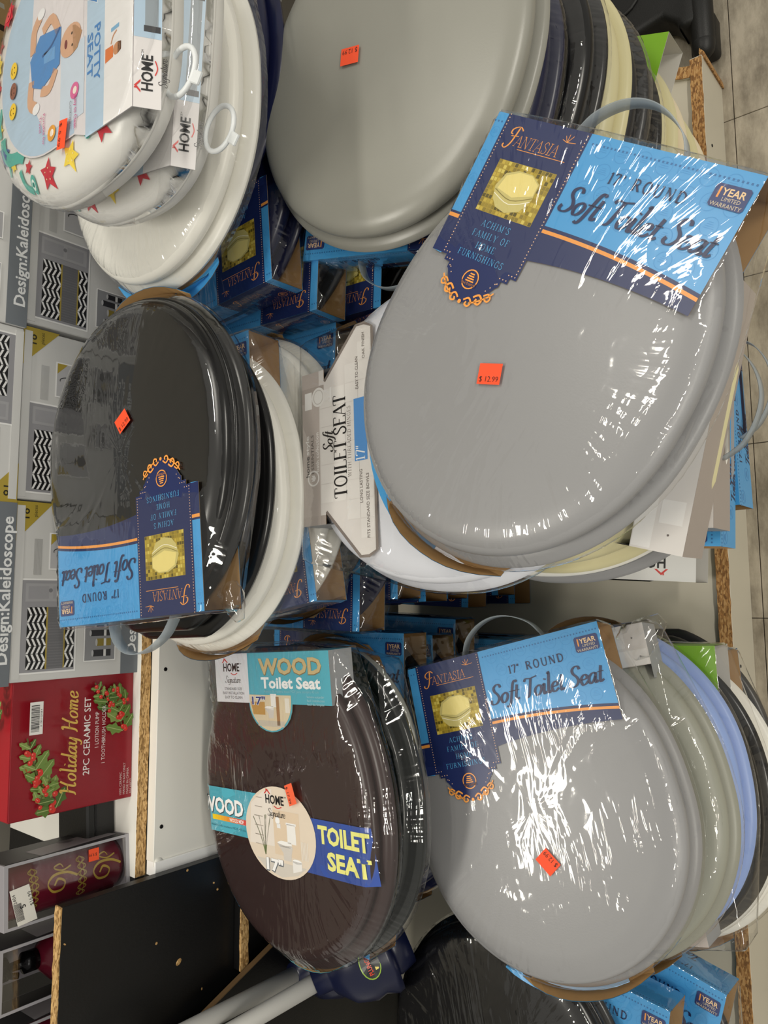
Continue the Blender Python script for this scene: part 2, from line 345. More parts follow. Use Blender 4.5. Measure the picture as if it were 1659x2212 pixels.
class Print:
    """flat print on a surface: coloured polygons in label coordinates, each new layer a hair above the last"""
    def __init__(s):
        s.v, s.f, s.m, s.cols, s.lay = [], [], [], [], 0
        s.step = 0.00012
        s.xf = lambda x, y, h: (x, y, h)
    def ci(s, col):
        if col not in s.cols: s.cols.append(col)
        return s.cols.index(col)
    def up(s): s.lay += 1
    def polys(s, vs, fs, col):
        b = len(s.v); h = (s.lay + 1) * s.step
        s.v += [s.xf(x, y, h) for x, y in vs]
        for f in fs:
            s.f.append(tuple(b + i for i in f)); s.m.append(s.ci(col))
    def poly(s, pts, col):
        s.polys(pts, [tuple(range(len(pts)))], col)
    def fan(s, pts, col, c=None):
        n = len(pts); c = c or (sum(p[0] for p in pts) / n, sum(p[1] for p in pts) / n)
        s.polys(list(pts) + [c], [(i, (i + 1) % n, n) for i in range(n)], col)
    def rect(s, x0, y0, x1, y1, col): s.poly([(x0, y0), (x1, y0), (x1, y1), (x0, y1)], col)
    def disc(s, x, y, r, col, ry=None, n=20, a0=0, a1=2 * math.pi):
        ry = ry or r
        s.fan([(x + r * math.cos(a0 + (a1 - a0) * i / n), y + ry * math.sin(a0 + (a1 - a0) * i / n)) for i in range(n if a1 - a0 > 6.28 else n + 1)], col)
    def ringp(s, x, y, r, w, col, n=24, ry=None):
        ry = ry or r
        a = [(x + r * math.cos(2 * math.pi * i / n), y + ry * math.sin(2 * math.pi * i / n)) for i in range(n)]
        b = [(x + (r - w) * math.cos(2 * math.pi * i / n), y + (ry - w) * math.sin(2 * math.pi * i / n)) for i in range(n)]
        s.polys(a + b, [(i, (i + 1) % n, n + (i + 1) % n, n + i) for i in range(n)], col)
    def stroke(s, pts, w, col, pen=None, k=4):
        pts = smooth_pts(pts, k) if len(pts) > 2 else pts
        vs, fs = [], []
        n = len(pts)
        for i, p in enumerate(pts):
            a = pts[max(0, i - 1)]; b = pts[min(n - 1, i + 1)]
            dx, dy = b[0] - a[0], b[1] - a[1]; L = math.hypot(dx, dy) or 1e-9
            dx, dy = dx / L, dy / L
            ww = w
            if pen is not None:
                ww = w * (pen + (1 - pen) * abs(dy))
            nx, ny = -dy * ww / 2, dx * ww / 2
            vs += [(p[0] + nx, p[1] + ny), (p[0] - nx, p[1] - ny)]
        for i in range(n - 1): fs.append((2 * i, 2 * i + 1, 2 * i + 3, 2 * i + 2))
        s.polys(vs, fs, col)
    def dots(s, pts, gap, r, col):
        out = []
        for (x0, y0), (x1, y1) in zip(pts, pts[1:]):
            L = math.hypot(x1 - x0, y1 - y0); n = max(1, int(L / gap))
            for i in range(n):
                t = i / n; s.rect(x0 + (x1 - x0) * t - r, y0 + (y1 - y0) * t - r, x0 + (x1 - x0) * t + r, y0 + (y1 - y0) * t + r, col)
    def _put(s, items, x, y, h, rot, col_faces):
        ca, sa = math.cos(rot), math.sin(rot)
    def text(s, body, x, y, h, col, bold=0.0, align='c', rot=0.0, shear=0.0, width=None):
        """sans lettering, h = capital height"""
        vs, fs, x0, x1 = sans(body, bold, shear)
        k = h / 0.73; kx = k
        if width: kx = width / max(1e-6, (x1 - x0))
        off = {'c': -(x0 + x1) / 2, 'l': -x0, 'r': -x1}[align] * kx
        ca, sa = math.cos(rot), math.sin(rot)
        P = []
        for vx, vy in vs:
            a, b = vx * kx + off, vy * k - h / 2
            P.append((x + a * ca - b * sa, y + a * sa + b * ca))
        s.polys(P, fs, col)
    def glyphs(s, body, x, y, h, col, font, w=None, align='c', rot=0.0, shear=0.0, pen=None, space=0.0, weight=1.0, kx=1.0):
        adv = [font[c][0] + space for c in body]
        tot = sum(adv) * h * kx
        cx = {'c': -tot / 2, 'l': 0, 'r': -tot}[align]
        ca, sa = math.cos(rot), math.sin(rot)
        def tf(a, b):
            a = a + shear * b; b = b - h / 2
            return (x + a * ca - b * sa, y + a * sa + b * ca)
        for c, ad in zip(body, adv):
            g = font[c]
            if font is SERIF:
                for pts, th in g[1]:
                    s.stroke([tf(cx + px * h * kx, py * h) for px, py in pts], th * h * weight, col)
                for sx, sy, hw in g[2]:
                    yy = 0.02 if sy < .1 else (0.98 if sy > .9 else sy)
                    s.stroke([tf(cx + (sx - hw) * h * kx, yy * h), tf(cx + (sx + hw) * h * kx, yy * h)], .05 * h, col)
            else:
                for pts in g[1]:
                    s.stroke([tf(cx + px * h * kx, py * h) for px, py in pts], (w or .09) * h, col, pen=.35 if pen is None else pen)
            cx += ad * h * kx
    def build(s, name, parent=None, rough=0.35, link_it=True):
        me = bpy.data.meshes.new(name); me.from_pydata(s.v, [], s.f)
        for c in s.cols: me.materials.append(ink(c, rough))
        me.polygons.foreach_set('material_index', s.m); me.update()
        return link(name, me, None, parent) if link_it else me

def ink(c, rough=0.35):
    return mat('ink_%s_%d' % (c, int(rough * 100)), c, rough, vary=0.03, scale=90)

# ---------------------------------------------------------------- setting
M_MEL = mat('white_melamine', 'f3f1ea', 0.38, vary=0.02, scale=8)
M_MELB = mat('shaded_melamine', 'c9c3b2', 0.38, vary=0.04, scale=8)  # same white melamine, darkened to paint in the shadow over the bin boards
M_BLKM = mat('black_melamine', '0d0d0e', 0.4, vary=0.15, scale=20, bump=0.12, bscale=300)
M_CHIP = chip_mat('raw_chipboard', '7d5730', 'c49a63', 'a97a45')
M_CHIP2 = chip_mat('raw_chipboard_pale', '8d6a3c', 'd8b27a', 'c29a60')
M_TILE = tile_mat()
M_SCREW = mat('screw_black', '141414', 0.4, 0.6)
M_SUB = mat('dark_subfloor', '4a453c', 0.9)

floor = link('floor', box_me('floor', (-2.0, -2.2, -0.03), (2.2, 1.6, -0.0035)), M_SUB); floor['kind'] = 'structure'
TS = 0.305
tm = box_me('tile', (0.0007, 0.0007, -0.0045), (TS - 0.0007, TS - 0.0007, 0.0), 0.0006)
for i in range(-8, 4):
    for j in range(-4, 3):
        link('tile', tm, M_TILE, floor, (0.876 + i * TS, 0.05 + j * TS, random.uniform(-0.0004, 0.0)))

wall = link('wall_back', box_me('wall_back', (-2.0, 1.62, 0.0), (2.2, 1.68, 2.9)), mat('store_wall', '8b877d', 0.8)); wall['kind'] = 'structure'

S_ = 1.035
SH_Z, SH_Y = CAM_H - (CAM_H - 0.743) * S_, 1.082 * S_          # upper shelf board: top height, front edge
BIN_Z, BIN_Y = 0.12, 0.373         # low bin: rim height, outer front face
END_X, LEFT_X = 0.945, -1.05
unit = thing('display_shelf', 'white melamine shelving unit with raw chipboard edges, low bin below and shelf above', 'shelf', (0, 0, 0))
def part(name, lo, hi, M, parent=unit, bev=0.0006):
    return link(name, box_me(name, lo, hi, bev), M, parent)
def edge_strip(name, lo, hi, M=M_CHIP, parent=unit):
    # raw edge with a torn, uneven surface
    lo, hi = Vector(lo), Vector(hi); d = hi - lo
    ax = max(range(3), key=lambda i: d[i]); n = max(2, int(d[ax] / 0.012))
    others = [i for i in range(3) if i != ax]
    rings = []
    for k in range(n + 1):
        r = []
        for a, b in ((0, 0), (1, 0), (1, 1), (0, 1)):
            p = Vector(lo); p[ax] = lo[ax] + d[ax] * k / n
            p[others[0]] = lo[others[0]] + a * d[others[0]] + random.uniform(-.0006, .0006)
            p[others[1]] = lo[others[1]] + b * d[others[1]] + random.uniform(-.0006, .0006)
            r.append(p)
        rings.append(r)
    return link(name, loft_me(name, rings, smooth=False), M, parent)

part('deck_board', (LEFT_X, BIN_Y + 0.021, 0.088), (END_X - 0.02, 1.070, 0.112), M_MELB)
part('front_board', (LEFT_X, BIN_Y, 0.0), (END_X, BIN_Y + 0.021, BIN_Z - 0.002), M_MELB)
edge_strip('front_board_raw_edge', (LEFT_X, BIN_Y + 0.0005, BIN_Z - 0.002), (END_X - 0.003, BIN_Y + 0.0205, BIN_Z))
# end board, set a little askew as in the photo
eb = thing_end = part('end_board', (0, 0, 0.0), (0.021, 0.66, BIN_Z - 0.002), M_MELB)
eb.location = (END_X - 0.035, BIN_Y + 0.022, 0); eb.rotation_euler = (0, 0, -0.30)
es = edge_strip('end_board_raw_edge', (0.0005, 0, BIN_Z - 0.002), (0.0205, 0.66, BIN_Z + 0.0004))
es.location = eb.location; es.rotation_euler = eb.rotation_euler
ch = link('splintered_corner', prism_me('splintered_corner', [(0, 0), (0.014, 0.002), (0.024, 0.010), (0.014, 0.011), (0.006, 0.009)], 0.0, 0.11, 0.001), M_CHIP, unit)
ch.location = (END_X - 0.004, BIN_Y - 0.004, 0.0)
for x in (0.79, 0.13, -0.115, -0.36):
    s = link('nail_head', lathe_me('nail_head', [(0.0001, -0.001), (0.003, -0.001), (0.0025, 0.0012), (0.0001, 0.0015)], 10), M_SCREW, unit, (x, BIN_Y, 0.085))
    s.rotation_euler = (math.pi / 2, 0, 0)

part('riser_panel', (pixy(310, 1870, SH_Y - .022).x, SH_Y - .022, 0.0), (0.98, SH_Y - 0.002, SH_Z - 0.019), M_MEL)
part('shelf_board', (-0.440, SH_Y, SH_Z - 0.0186), (0.98, 1.55, SH_Z), M_MEL)
edge_strip('shelf_board_raw_edge', (-0.439, SH_Y - 0.0012, SH_Z - 0.0181), (0.98, SH_Y + 0.0004, SH_Z - 0.0006), M_CHIP2)
for x in (-0.112, -0.352, 0.13, 0.37, 0.61):
    s = link('screw', lathe_me('screw', [(0.0001, -0.001), (0.0036, -0.001), (0.003, 0.0012), (0.0013, 0.0016), (0.0001, 0.0008)], 12), M_SCREW, unit, (x * S_, SH_Y - .022, SH_Z - .032))
    s.rotation_euler = (math.pi / 2, 0, 0)
part('corner_post', (pixy(310, 1904, SH_Y - .026).x, SH_Y - .026, 0.0), (pixy(310, 1872, SH_Y - .026).x, SH_Y - .002, SH_Z - 0.02), mat('white_edge_band', 'ffffff', .35, vary=.01))
sp = link('seam_washer', lathe_me('seam_washer', [(0.0001, 0), (0.009, 0), (0.009, 0.0012), (0.0001, 0.0014)], 20), M_MEL, unit, (-0.420, SH_Y - .022, SH_Z - .028)); sp.rotation_euler = (math.pi / 2, 0, 0)

# black partition panel beside the white unit, on its own
BPY = SH_Y - .046
bp = thing('black_panel', 'tall black partition panel with raw chipboard top edge left of the white riser', 'panel', (-0.9, BPY, 0))
BPX, BPZ = pixy(310, 1904, BPY).x + .9, pixy(130, 1975, BPY).z
part('board', (-0.55, 0.0, 0.0), (BPX, 0.016, BPZ - .0025), M_BLKM, bp)
edge_strip('raw_top_edge', (-0.55, 0.0004, BPZ - .0025), (BPX, 0.0156, BPZ), M_CHIP2, bp)
for px, py in ((386, 2078), (338, 2038), (436, 2136), (462, 1907), (470, 1921), (405, 1880), (140, 2040)):
    p = pixy(px, py, BPY)
    big = (px, py) == (386, 2078)
    r = 0.006 if big else 0.0022
    chp = link('chip_mark', lathe_me('chip_mark', [(0.0001, 0), (r, 0), (r * .6, 0.0006), (0.0001, 0.0002)], 9, False), M_CHIP2, bp, (p.x + 0.9, 0.0, p.z))
    chp.rotation_euler = (math.pi / 2, random.random() * 3, 0); chp.scale = (1.0, random.uniform(.5, 1.3), 1)

# lower black side: a leaning sheet and a torn shelf end half hidden behind the brown seat
TY = BPY - .02
p0, p1 = pixy(520, 1960, TY), pixy(528, 2096, TY)
ts = thing('broken_shelf_end', 'narrow torn strip of raw chipboard against the black panel beside brown seat', 'board', (p1.x, TY, p1.z - 0.008))
edge_strip('raw_edge', (0, 0, 0), (p0.x - p1.x + 0.1, 0.004, 0.016), M_CHIP2, ts)
part('black_board', (0, 0.004, 0.0005), (p0.x - p1.x + 0.1, 0.0195, 0.0155), M_BLKM, ts)
LY = BPY - .035
a, b = pixy(590, 2043, LY), pixy(430, 2205, LY)
ln = thing('leaning_black_sheet', 'black sheet leaning in the dark behind the white plunger handles', 'board', (b.x, LY, b.z))
dv = a - b; L = Vector((dv.x, 0, dv.z)).length; an = math.atan2(dv.z, dv.x)
ms = link('sheet', box_me('sheet', (-0.35, 0, -0.42), (L + 0.05, 0.010, -0.0008), 0.0005), M_BLKM, ln)
me_ = link('sheet_edge', box_me('sheet_edge', (-0.35, -0.0004, -0.0008), (L + 0.05, 0.010, 0.0008)), mat('sheet_edge', '6d5436', 0.7), ln)
ln.rotation_euler = (0, -an, 0)

# black moulded step stool on the floor at the end of the bin
M_BP = mat('black_moulded_plastic', '0b0b0b', 0.5, bump=0.15, bscale=400)
st = thing('step_stool', 'black moulded plastic stool standing on the floor past the bin corner', 'stool', (1.018, 0.384, 0))
out = [(0.03, -0.002), (0.34, -0.002), (0.34, 0.30), (0.05, 0.30), (0.035, 0.17), (0.06, 0.13), (0.07, 0.07), (0.045, 0.045), (0.03, 0.04)]
link('stool_body', prism_me('stool_body', out, 0.0, 0.07, 0.012, seg=3, smooth=True), M_BP, st)
link('front_rail', tube_me('front_rail', [(-0.018, 0.004, 0.05), (-0.005, 0.004, 0.05), (0.33, 0.004, 0.06)], [0.014, 0.021, 0.021], 16), M_BP, st)
link('rail_cap', lathe_me('rail_cap', [(0.0001, -0.016), (0.012, -0.013), (0.019, -0.004), (0.021, 0.01), (0.021, 0.02)], 16), M_BP, st, (-0.018, 0.004, 0.05)).rotation_euler = (0, math.pi / 2, 0)
link('stool_foot', prism_me('stool_foot', [(-0.02, -0.016), (0.06, -0.016), (0.06, 0.03), (-0.02, 0.03)], 0.0, 0.045, 0.010, seg=3, smooth=True), M_BP, st)
link('recess_ring', tube_me('recess_ring', [(0.17 + 0.06 * math.cos(t * .2618), 0.15 + 0.045 * math.sin(t * .2618), 0.071) for t in range(24)], 0.004, 8, closed=True), M_BP, st)

# ---------------------------------------------------------------- toilet seats
HW, YF, YB = 0.185, 0.205, 0.205
def half_w(y):
    if y < -0.01: return HW * math.sqrt(max(0, 1 - ((y + .01) / (YF - .01)) ** 2))
    return HW * math.sqrt(max(0, 1 - (abs(y + .01) / .225) ** 2.3))
def outline(n=96):
    """closed outline, anticlockwise, as polar radius samples"""
    pr = []
    K = 400
    for i in range(K + 1):
        y = -YF + (YF + YB) * (1 - math.cos(math.pi * i / K)) / 2
        pr.append((half_w(y), y))
    poly = pr + [(-x, y) for x, y in reversed(pr)]
    return poly
POLY = outline()
def ray_hit(poly, th):
    c, s = math.cos(th), math.sin(th); best = 0
    for (x0, y0), (x1, y1) in zip(poly, poly[1:] + poly[:1]):
        dx, dy = x1 - x0, y1 - y0
        den = c * dy - s * dx
        if abs(den) < 1e-12: continue
        r = (x0 * dy - y0 * dx) / den
        u = (x0 * s - y0 * c) / den
        if -1e-6 <= u <= 1 + 1e-6 and r > best: best = r
    return best
NA = 120
RAD = [ray_hit(POLY, 2 * math.pi * i / NA) for i in range(NA)]
def rad_at(th):
    t = (th / (2 * math.pi)) % 1 * NA; i = int(t) % NA; f = t - int(t)
    return RAD[i] * (1 - f) + RAD[(i + 1) % NA] * f
ZT = 0.017
def zlid(s):
    if s < .82: return ZT + 0.004 * (1 - (s / .82) ** 2)
    return ZT * math.sqrt(max(0, 1 - ((s - .82) / .18) ** 2.2))
def polar_loft(name, prof, cap0=True, cap1=True):
    """prof: (scale of the outline, z)"""
    rings = [[(RAD[j] * s * math.cos(2 * math.pi * j / NA), RAD[j] * s * math.sin(2 * math.pi * j / NA), z) for j in range(NA)] for s, z in prof]
    return loft_me(name, rings, cap0=cap0, cap1=cap1)
lid_prof = [(0.02, ZT + .004)] + [(s, zlid(s)) for s in (.2, .4, .6, .75, .82, .87, .91, .94, .965, .983, .994)] + [(1.0, 0.0), (.998, -.004), (.99, -.0075), (.975, -.010), (.95, -.0115), (.6, -.0115), (.02, -.0115)]
ME_LID = polar_loft('lid', lid_prof)
def ring_prof(a, b, zc, hz):
    c = (a + b) / 2; h = (b - a) / 2; out = []
    for k in range(24):
        t = 2 * math.pi * k / 24
        ct, st = math.cos(t), math.sin(t)
        out.append((c + h * math.copysign(abs(ct) ** .75, ct), zc + hz * math.copysign(abs(st) ** .85, st)))
    return out
rp = ring_prof(0.52, 1.05, -0.0235, 0.0115); rp.append(rp[0])
ME_RING = polar_loft('ring', rp, False, False)
wood_prof = [(0.02, .0062), (.5, .006), (.9, .0056), (.955, .0048), (.985, .0025), (.998, -.001), (1.0, -.005), (.995, -.0085), (.98, -.010), (.5, -.010), (.02, -.010)]
ME_WLID = polar_loft('wood_lid', wood_prof)
wr = [(.56, -.013), (.60, -.011), (1.02, -.011), (1.055, -.013), (1.075, -.018), (1.07, -.026), (1.05, -.030), (.60, -.030), (.565, -.027), (.56, -.013)]
ME_WRING = polar_loft('wood_ring', wr, False, False)
# inner lid step of the black soft seat: a bolster bead around the rim
bead = [(0.992, -0.004), (1.012, -0.001), (1.022, -0.006), (1.018, -0.011), (0.995, -0.0115), (0.992, -0.004)]
ME_PIPE = polar_loft('piping', bead, False, False)

CW, CY = 0.146, 0.213     # label card: half width, fold position
def film_me(name, card=True, wr=0.0011, lidf=zlid, ringx=1.05, zbase=-0.037, seed=0.0, crumple=True, cardz=0.0225):
    pts = [(RAD[j] * (ringx + .012) * math.cos(2 * math.pi * j / NA), RAD[j] * (ringx + .012) * math.sin(2 * math.pi * j / NA)) for j in range(NA)]
    if card: pts += [(-CW - .002, CY + .002), (CW + .002, CY + .002), (-CW - .002, .16), (CW + .002, .16)]
    # convex hull
    P = sorted(pts)
    def half(P):
        h = []
        for p in P:
            while len(h) > 1 and (h[-1][0] - h[-2][0]) * (p[1] - h[-2][1]) - (h[-1][1] - h[-2][1]) * (p[0] - h[-2][0]) <= 0: h.pop()
            h.append(p)
        return h[:-1]
    hull = half(P) + half(P[::-1])
    n = 160; rings = []
    rh = [ray_hit(hull, 2 * math.pi * j / n) for j in range(n)]
    K = [.02, .15, .3, .42, .53, .62, .70, .77, .82, .86, .895, .92, .94, .955, .968, .98, .99, 1.0]
    for k in K:
        r = []
        for j in range(n):
            th = 2 * math.pi * j / n
            R = rh[j] * k; x, y = R * math.cos(th), R * math.sin(th); ro = rad_at(th); s = R / ro
            zend = -0.020; se = rh[j] / ro
            if s < .965: z = lidf(s)
            else:
                z0 = lidf(.965); t = (s - .965) / max(.02, se - .965); z = z0 + (zend - z0) * min(1, t) ** 1.0
            if card and abs(x) < CW + .0025 and y > .075: z = max(z, cardz if k < 1.0 else cardz - .001)
            elif card and y > .06:      # slope off the card's side edges
                dx = abs(x) - CW
                if dx > 0: z = max(z, cardz - dx * 1.3)
            q = Vector((x * 38 + seed, y * 38, seed))
            amp = wr * (0.25 + 1.5 * max(0, s - .6))
            z += 0.0012 + amp * (noise.noise(q) * .5 + .7 * abs(noise.noise(Vector((th * 16 + seed, s * 3, 2)))))
            r.append((x, y, z))
        rings.append(r)
    for kk, zz in ((1.004, -.024), (1.006, -.027), (1.0, -.030), (.985, zbase)):
        rings.append([(rh[j] * kk * math.cos(2 * math.pi * j / n) , rh[j] * kk * math.sin(2 * math.pi * j / n), (zz if not (card and math.sin(2 * math.pi * j / n) * rh[j] > CY - .004) else cardz - .001 + (zz + .021) * 1.6 if kk > 1 and zz > -.03 else zz) + .0012 * noise.noise(Vector((j * .9 + seed, kk * 30, 0)))) for j in range(n)])
    return loft_me(name, rings, cap0=True, cap1=False)
ME_FILM = [film_me('film', True, .0012, seed=3.7), film_me('film', True, .0009, seed=9.1), film_me('film', True, .0016, seed=14.3)]
ME_FILMP = film_me('film', False, .0008, seed=5.5)
wz = lambda s: .0066 if s < .95 else .0066 - (s - .95) * .10
ME_FILMW = film_me('film', True, .0016, lidf=wz, ringx=1.08, zbase=-.032, seed=21.0, cardz=0.0105)
def crumple_me(name, seed, size=0.03):
    """gathered tuft of shrink film at the end of the sleeve"""
    n, mrow = 16, 9; rings = []
    for i in range(mrow):
        t = i / (mrow - 1)
        r = size * (0.55 + .35 * math.sin(t * 3.0)) * (1 - .55 * t)
        rings.append([((r * (1 + .45 * noise.noise(Vector((j * .8, t * 5, seed)))) * math.cos(2 * math.pi * j / n)) * .8,
                       t * size * 1.5 + .004 * noise.noise(Vector((j, t * 4, seed + 3))),
                       r * .55 * (1 + .5 * noise.noise(Vector((j * .9, t * 6, seed + 7)))) * math.sin(2 * math.pi * j / n)) for j in range(n)])
    return loft_me(name, rings, cap0=False, cap1=True)
ME_CR = crumple_me('film_tuft', 2.0)

# colours of the seats
SEATC = {
 'gray': mat('vinyl_gray', '959597', 0.36, vary=0.015, bump=0.05, bscale=500),
 'warmgray': mat('vinyl_warm_gray', '93928a', 0.30, vary=0.02, bump=0.03, bscale=500),
 'palegray': mat('vinyl_pale_gray', 'aeafa7', 0.36, vary=0.02),
 'greengray': mat('vinyl_green_gray', '9a9b8f', 0.36, vary=0.02),
 'white': mat('vinyl_white', 'f1efe7', 0.34, vary=0.015, bump=0.04, bscale=400),
 'purewhite': mat('vinyl_pure_white', 'e4e6ee', 0.34, vary=0.01),
 'black': mat('vinyl_black', '131314', 0.22, vary=0.1),
 'charcoal': mat('vinyl_charcoal', '262628', 0.3, vary=0.1),
 'navy': mat('vinyl_navy', '15193a', 0.28, vary=0.06),
 'cream': mat('vinyl_cream', 'd3cba0', 0.38, vary=0.03),
 'beige': mat('vinyl_beige', 'e0d2b4', 0.38, vary=0.03),
 'blue': mat('vinyl_light_blue', '93abe0', 0.36, vary=0.02),
 'brown': mat('painted_brown', '352423', 0.33, vary=0.08),
 'darkgreen': mat('painted_black_green', '0d1413', 0.18, vary=0.1),
}
M_KRAFT = mat('kraft_board', 'a98455', 0.75, vary=0.08, scale=60)
M_STRAP = mat('translucent_strap', 'a9b3ba', 0.3, vary=0.02)
M_STRAP.node_tree.nodes['Principled BSDF'].inputs['Alpha'].default_value = 0.62
M_STRAPW = mat('white_plastic_ring', 'e8ecee', 0.35, vary=0.02)
M_FILM = film_mat('shrink_film', 1.15, .065, .985, .55, rim=.8)
M_FILM2 = film_mat('shrink_film_wrinkled', 1.05, .06, .98, .50, 95, 12, rim=.8)
M_FILM3 = film_mat('shrink_film_tight', 1.5, .035, .985, .16, rim=.5)
M_FILM4 = film_mat('shrink_film_puckered', 1.35, .06, .98, .75, 110, 10, rim=.55)
M_FILMP = film_mat('potty_film', 1.2, .06, .985, .35, rim=.15)
M_FILMD = film_mat('shrink_film_hazy', 1.2, .09, .97, .5, haze=.04)

# ---------------------------------------------------------------- label cards
BLUE, NAVY, ORANGE, DKBLUE = '4aa0dc', '1d2a5c', 'f5a24a', '1a2450'
ZF, ZB = 0.0215, -0.0362
def sheet(bm, pts, off, mi):
    vs = [bm.verts.new(p) for p in pts]
    f = bm.faces.new(vs); f.material_index = mi
def card_me(name, front, outer, zf=ZF, zb=ZB, back=True, cw=CW, sides=None, backw=.12, flap=.024, fy=-.222, inner=None):
    """folded sleeve: front panel outline (local x, y), end panel over the hinge end, back sheet with a turned-up tip"""
    bm = bmesh.new(); e = .0007
    for s, mi in ((0, 0), (1, 1)):
        d = e * s
        sheet(bm, [(x, min(y, CY - d), zf - d) for x, y in front], 0, mi)
        sheet(bm, [(-cw, CY - d, zf - d), (-cw, CY - d, zb + d), (cw, CY - d, zb + d), (cw, CY - d, zf - d)], 0, mi)
        if back:
            bk = [(-cw, CY - d), (-cw, .12), (-.15, .02), (-.135, -.08), (-backw, -.15), (-backw * .72, -.197), (-backw * .5, fy + .006), (backw * .5, fy + .006), (backw * .72, -.197), (backw, -.15), (.135, -.08), (.15, .02), (cw, .12), (cw, CY - d)]
            sheet(bm, [(x, y, zb + d) for x, y in bk], 0, mi)
            # turned-up tip, curving round the front of the seat
            n = 10
            lo, hi = [], []
            for i in range(n + 1):
                t = -1 + 2 * i / n
                x = backw * .72 * t; y = fy + .025 * (abs(t) ** 2.2)
                lo.append((x, y + d, zb + d)); hi.append((x * 1.02, y - .006 + d, zb + flap * (1 - .75 * abs(t) ** 3)))
            for i in range(n):
                sheet(bm, [lo[i], lo[i + 1], hi[i + 1], hi[i]], 0, mi)
        if sides:
            for sg in (-1, 1):
                sheet(bm, [(sg * (cw - d), CY, zf - d), (sg * (cw - d), CY, zb), (sg * (cw - d), sides, zb), (sg * (cw - d), sides, zf - d)], 0, 2)
    me = bpy.data.meshes.new(name); bm.to_mesh(me); bm.free()
    me.materials.append(mat('card_' + outer, outer, .3, vary=.02, scale=40)); me.materials.append(inner or M_KRAFT)
    if sides: me.materials.append(mat('card_gray', '9b9da0', .5))
    return me

def logo_ring(P, x, y, r, col, rot=0):
    P.ringp(x, y, r, r * .13, col, 22)
    for k, (hw) in enumerate((.28, .36, .44, .52)):
        yy = y + r * (.55 - k * .24)
        P.rect(x - r * hw, yy - r * .07, x + r * hw, yy + r * .07, col)
    P.rect(x - r * .98, y - r * .62, x + r * .98, y - r * .25, NAVY)
    P.text('achim', x, y - r * .42, r * .36, col, .02, width=r * 1.6)

def emboss(P, x, y, r):
    c = '3f95d4'
    P.ringp(x, y, r, r * .07, c, 18)
    for k in range(4): P.rect(x - r * (.3 + .1 * k), y + r * (.45 - .22 * k) - r * .03, x + r * (.3 + .1 * k), y + r * (.45 - .22 * k) + r * .03, c)

TAG_X0, TAG_X1 = -.1325, -.029
def tag_poly(g=0.0):
    x0, x1 = TAG_X0 - g, TAG_X1 + g
    y0 = CY - .150 - g; c = (x0 + x1) / 2
    L = [(x0, y0), (x0 + .008, y0), (x0 + .008, y0 - .006), (x0 + .016, y0 - .006), (x0 + .016, y0 - .012)]
    for t in range(7): L.append((x0 + .018 + t * .0035, y0 - .013 - .022 * math.sin(t / 6 * 1.35)))
    R = [(2 * c - x, y) for x, y in L][::-1]
    return [(x0, CY)] + L + [(c, y0 - .041)] + R + [(x1, CY)]
def band_low(x):
    if x < TAG_X0 + .001: return CY - .150
    t = (x - TAG_X1) / (CW - TAG_X1); return CY - (.128 - .026 * t + .022 * t * t)
def stripe_y(x):
    if x < TAG_X0 + .001: return CY - .106
    t = (x - TAG_X1) / (CW - TAG_X1); return CY - (.092 - .004 * t + .016 * t * t)
xsR = [TAG_X1 + (CW - TAG_X1) * i / 12 for i in range(13)]
tp = tag_poly()
FR_FANT = [(-CW, CY), (-CW, band_low(-CW)), (TAG_X0, band_low(-CW) - .001)] + tp[1:-1] + [(x, band_low(x)) for x in xsR] + [(CW, CY)]

def scroll(P, x, y, s, col, flip=1):
    P.stroke([(x, y), (x + .006 * s * flip, y + .004 * s), (x + .011 * s * flip, y), (x + .009 * s * flip, y - .005 * s), (x + .004 * s * flip, y - .004 * s), (x + .005 * s * flip, y - .0005 * s)], .0022 * s, col)

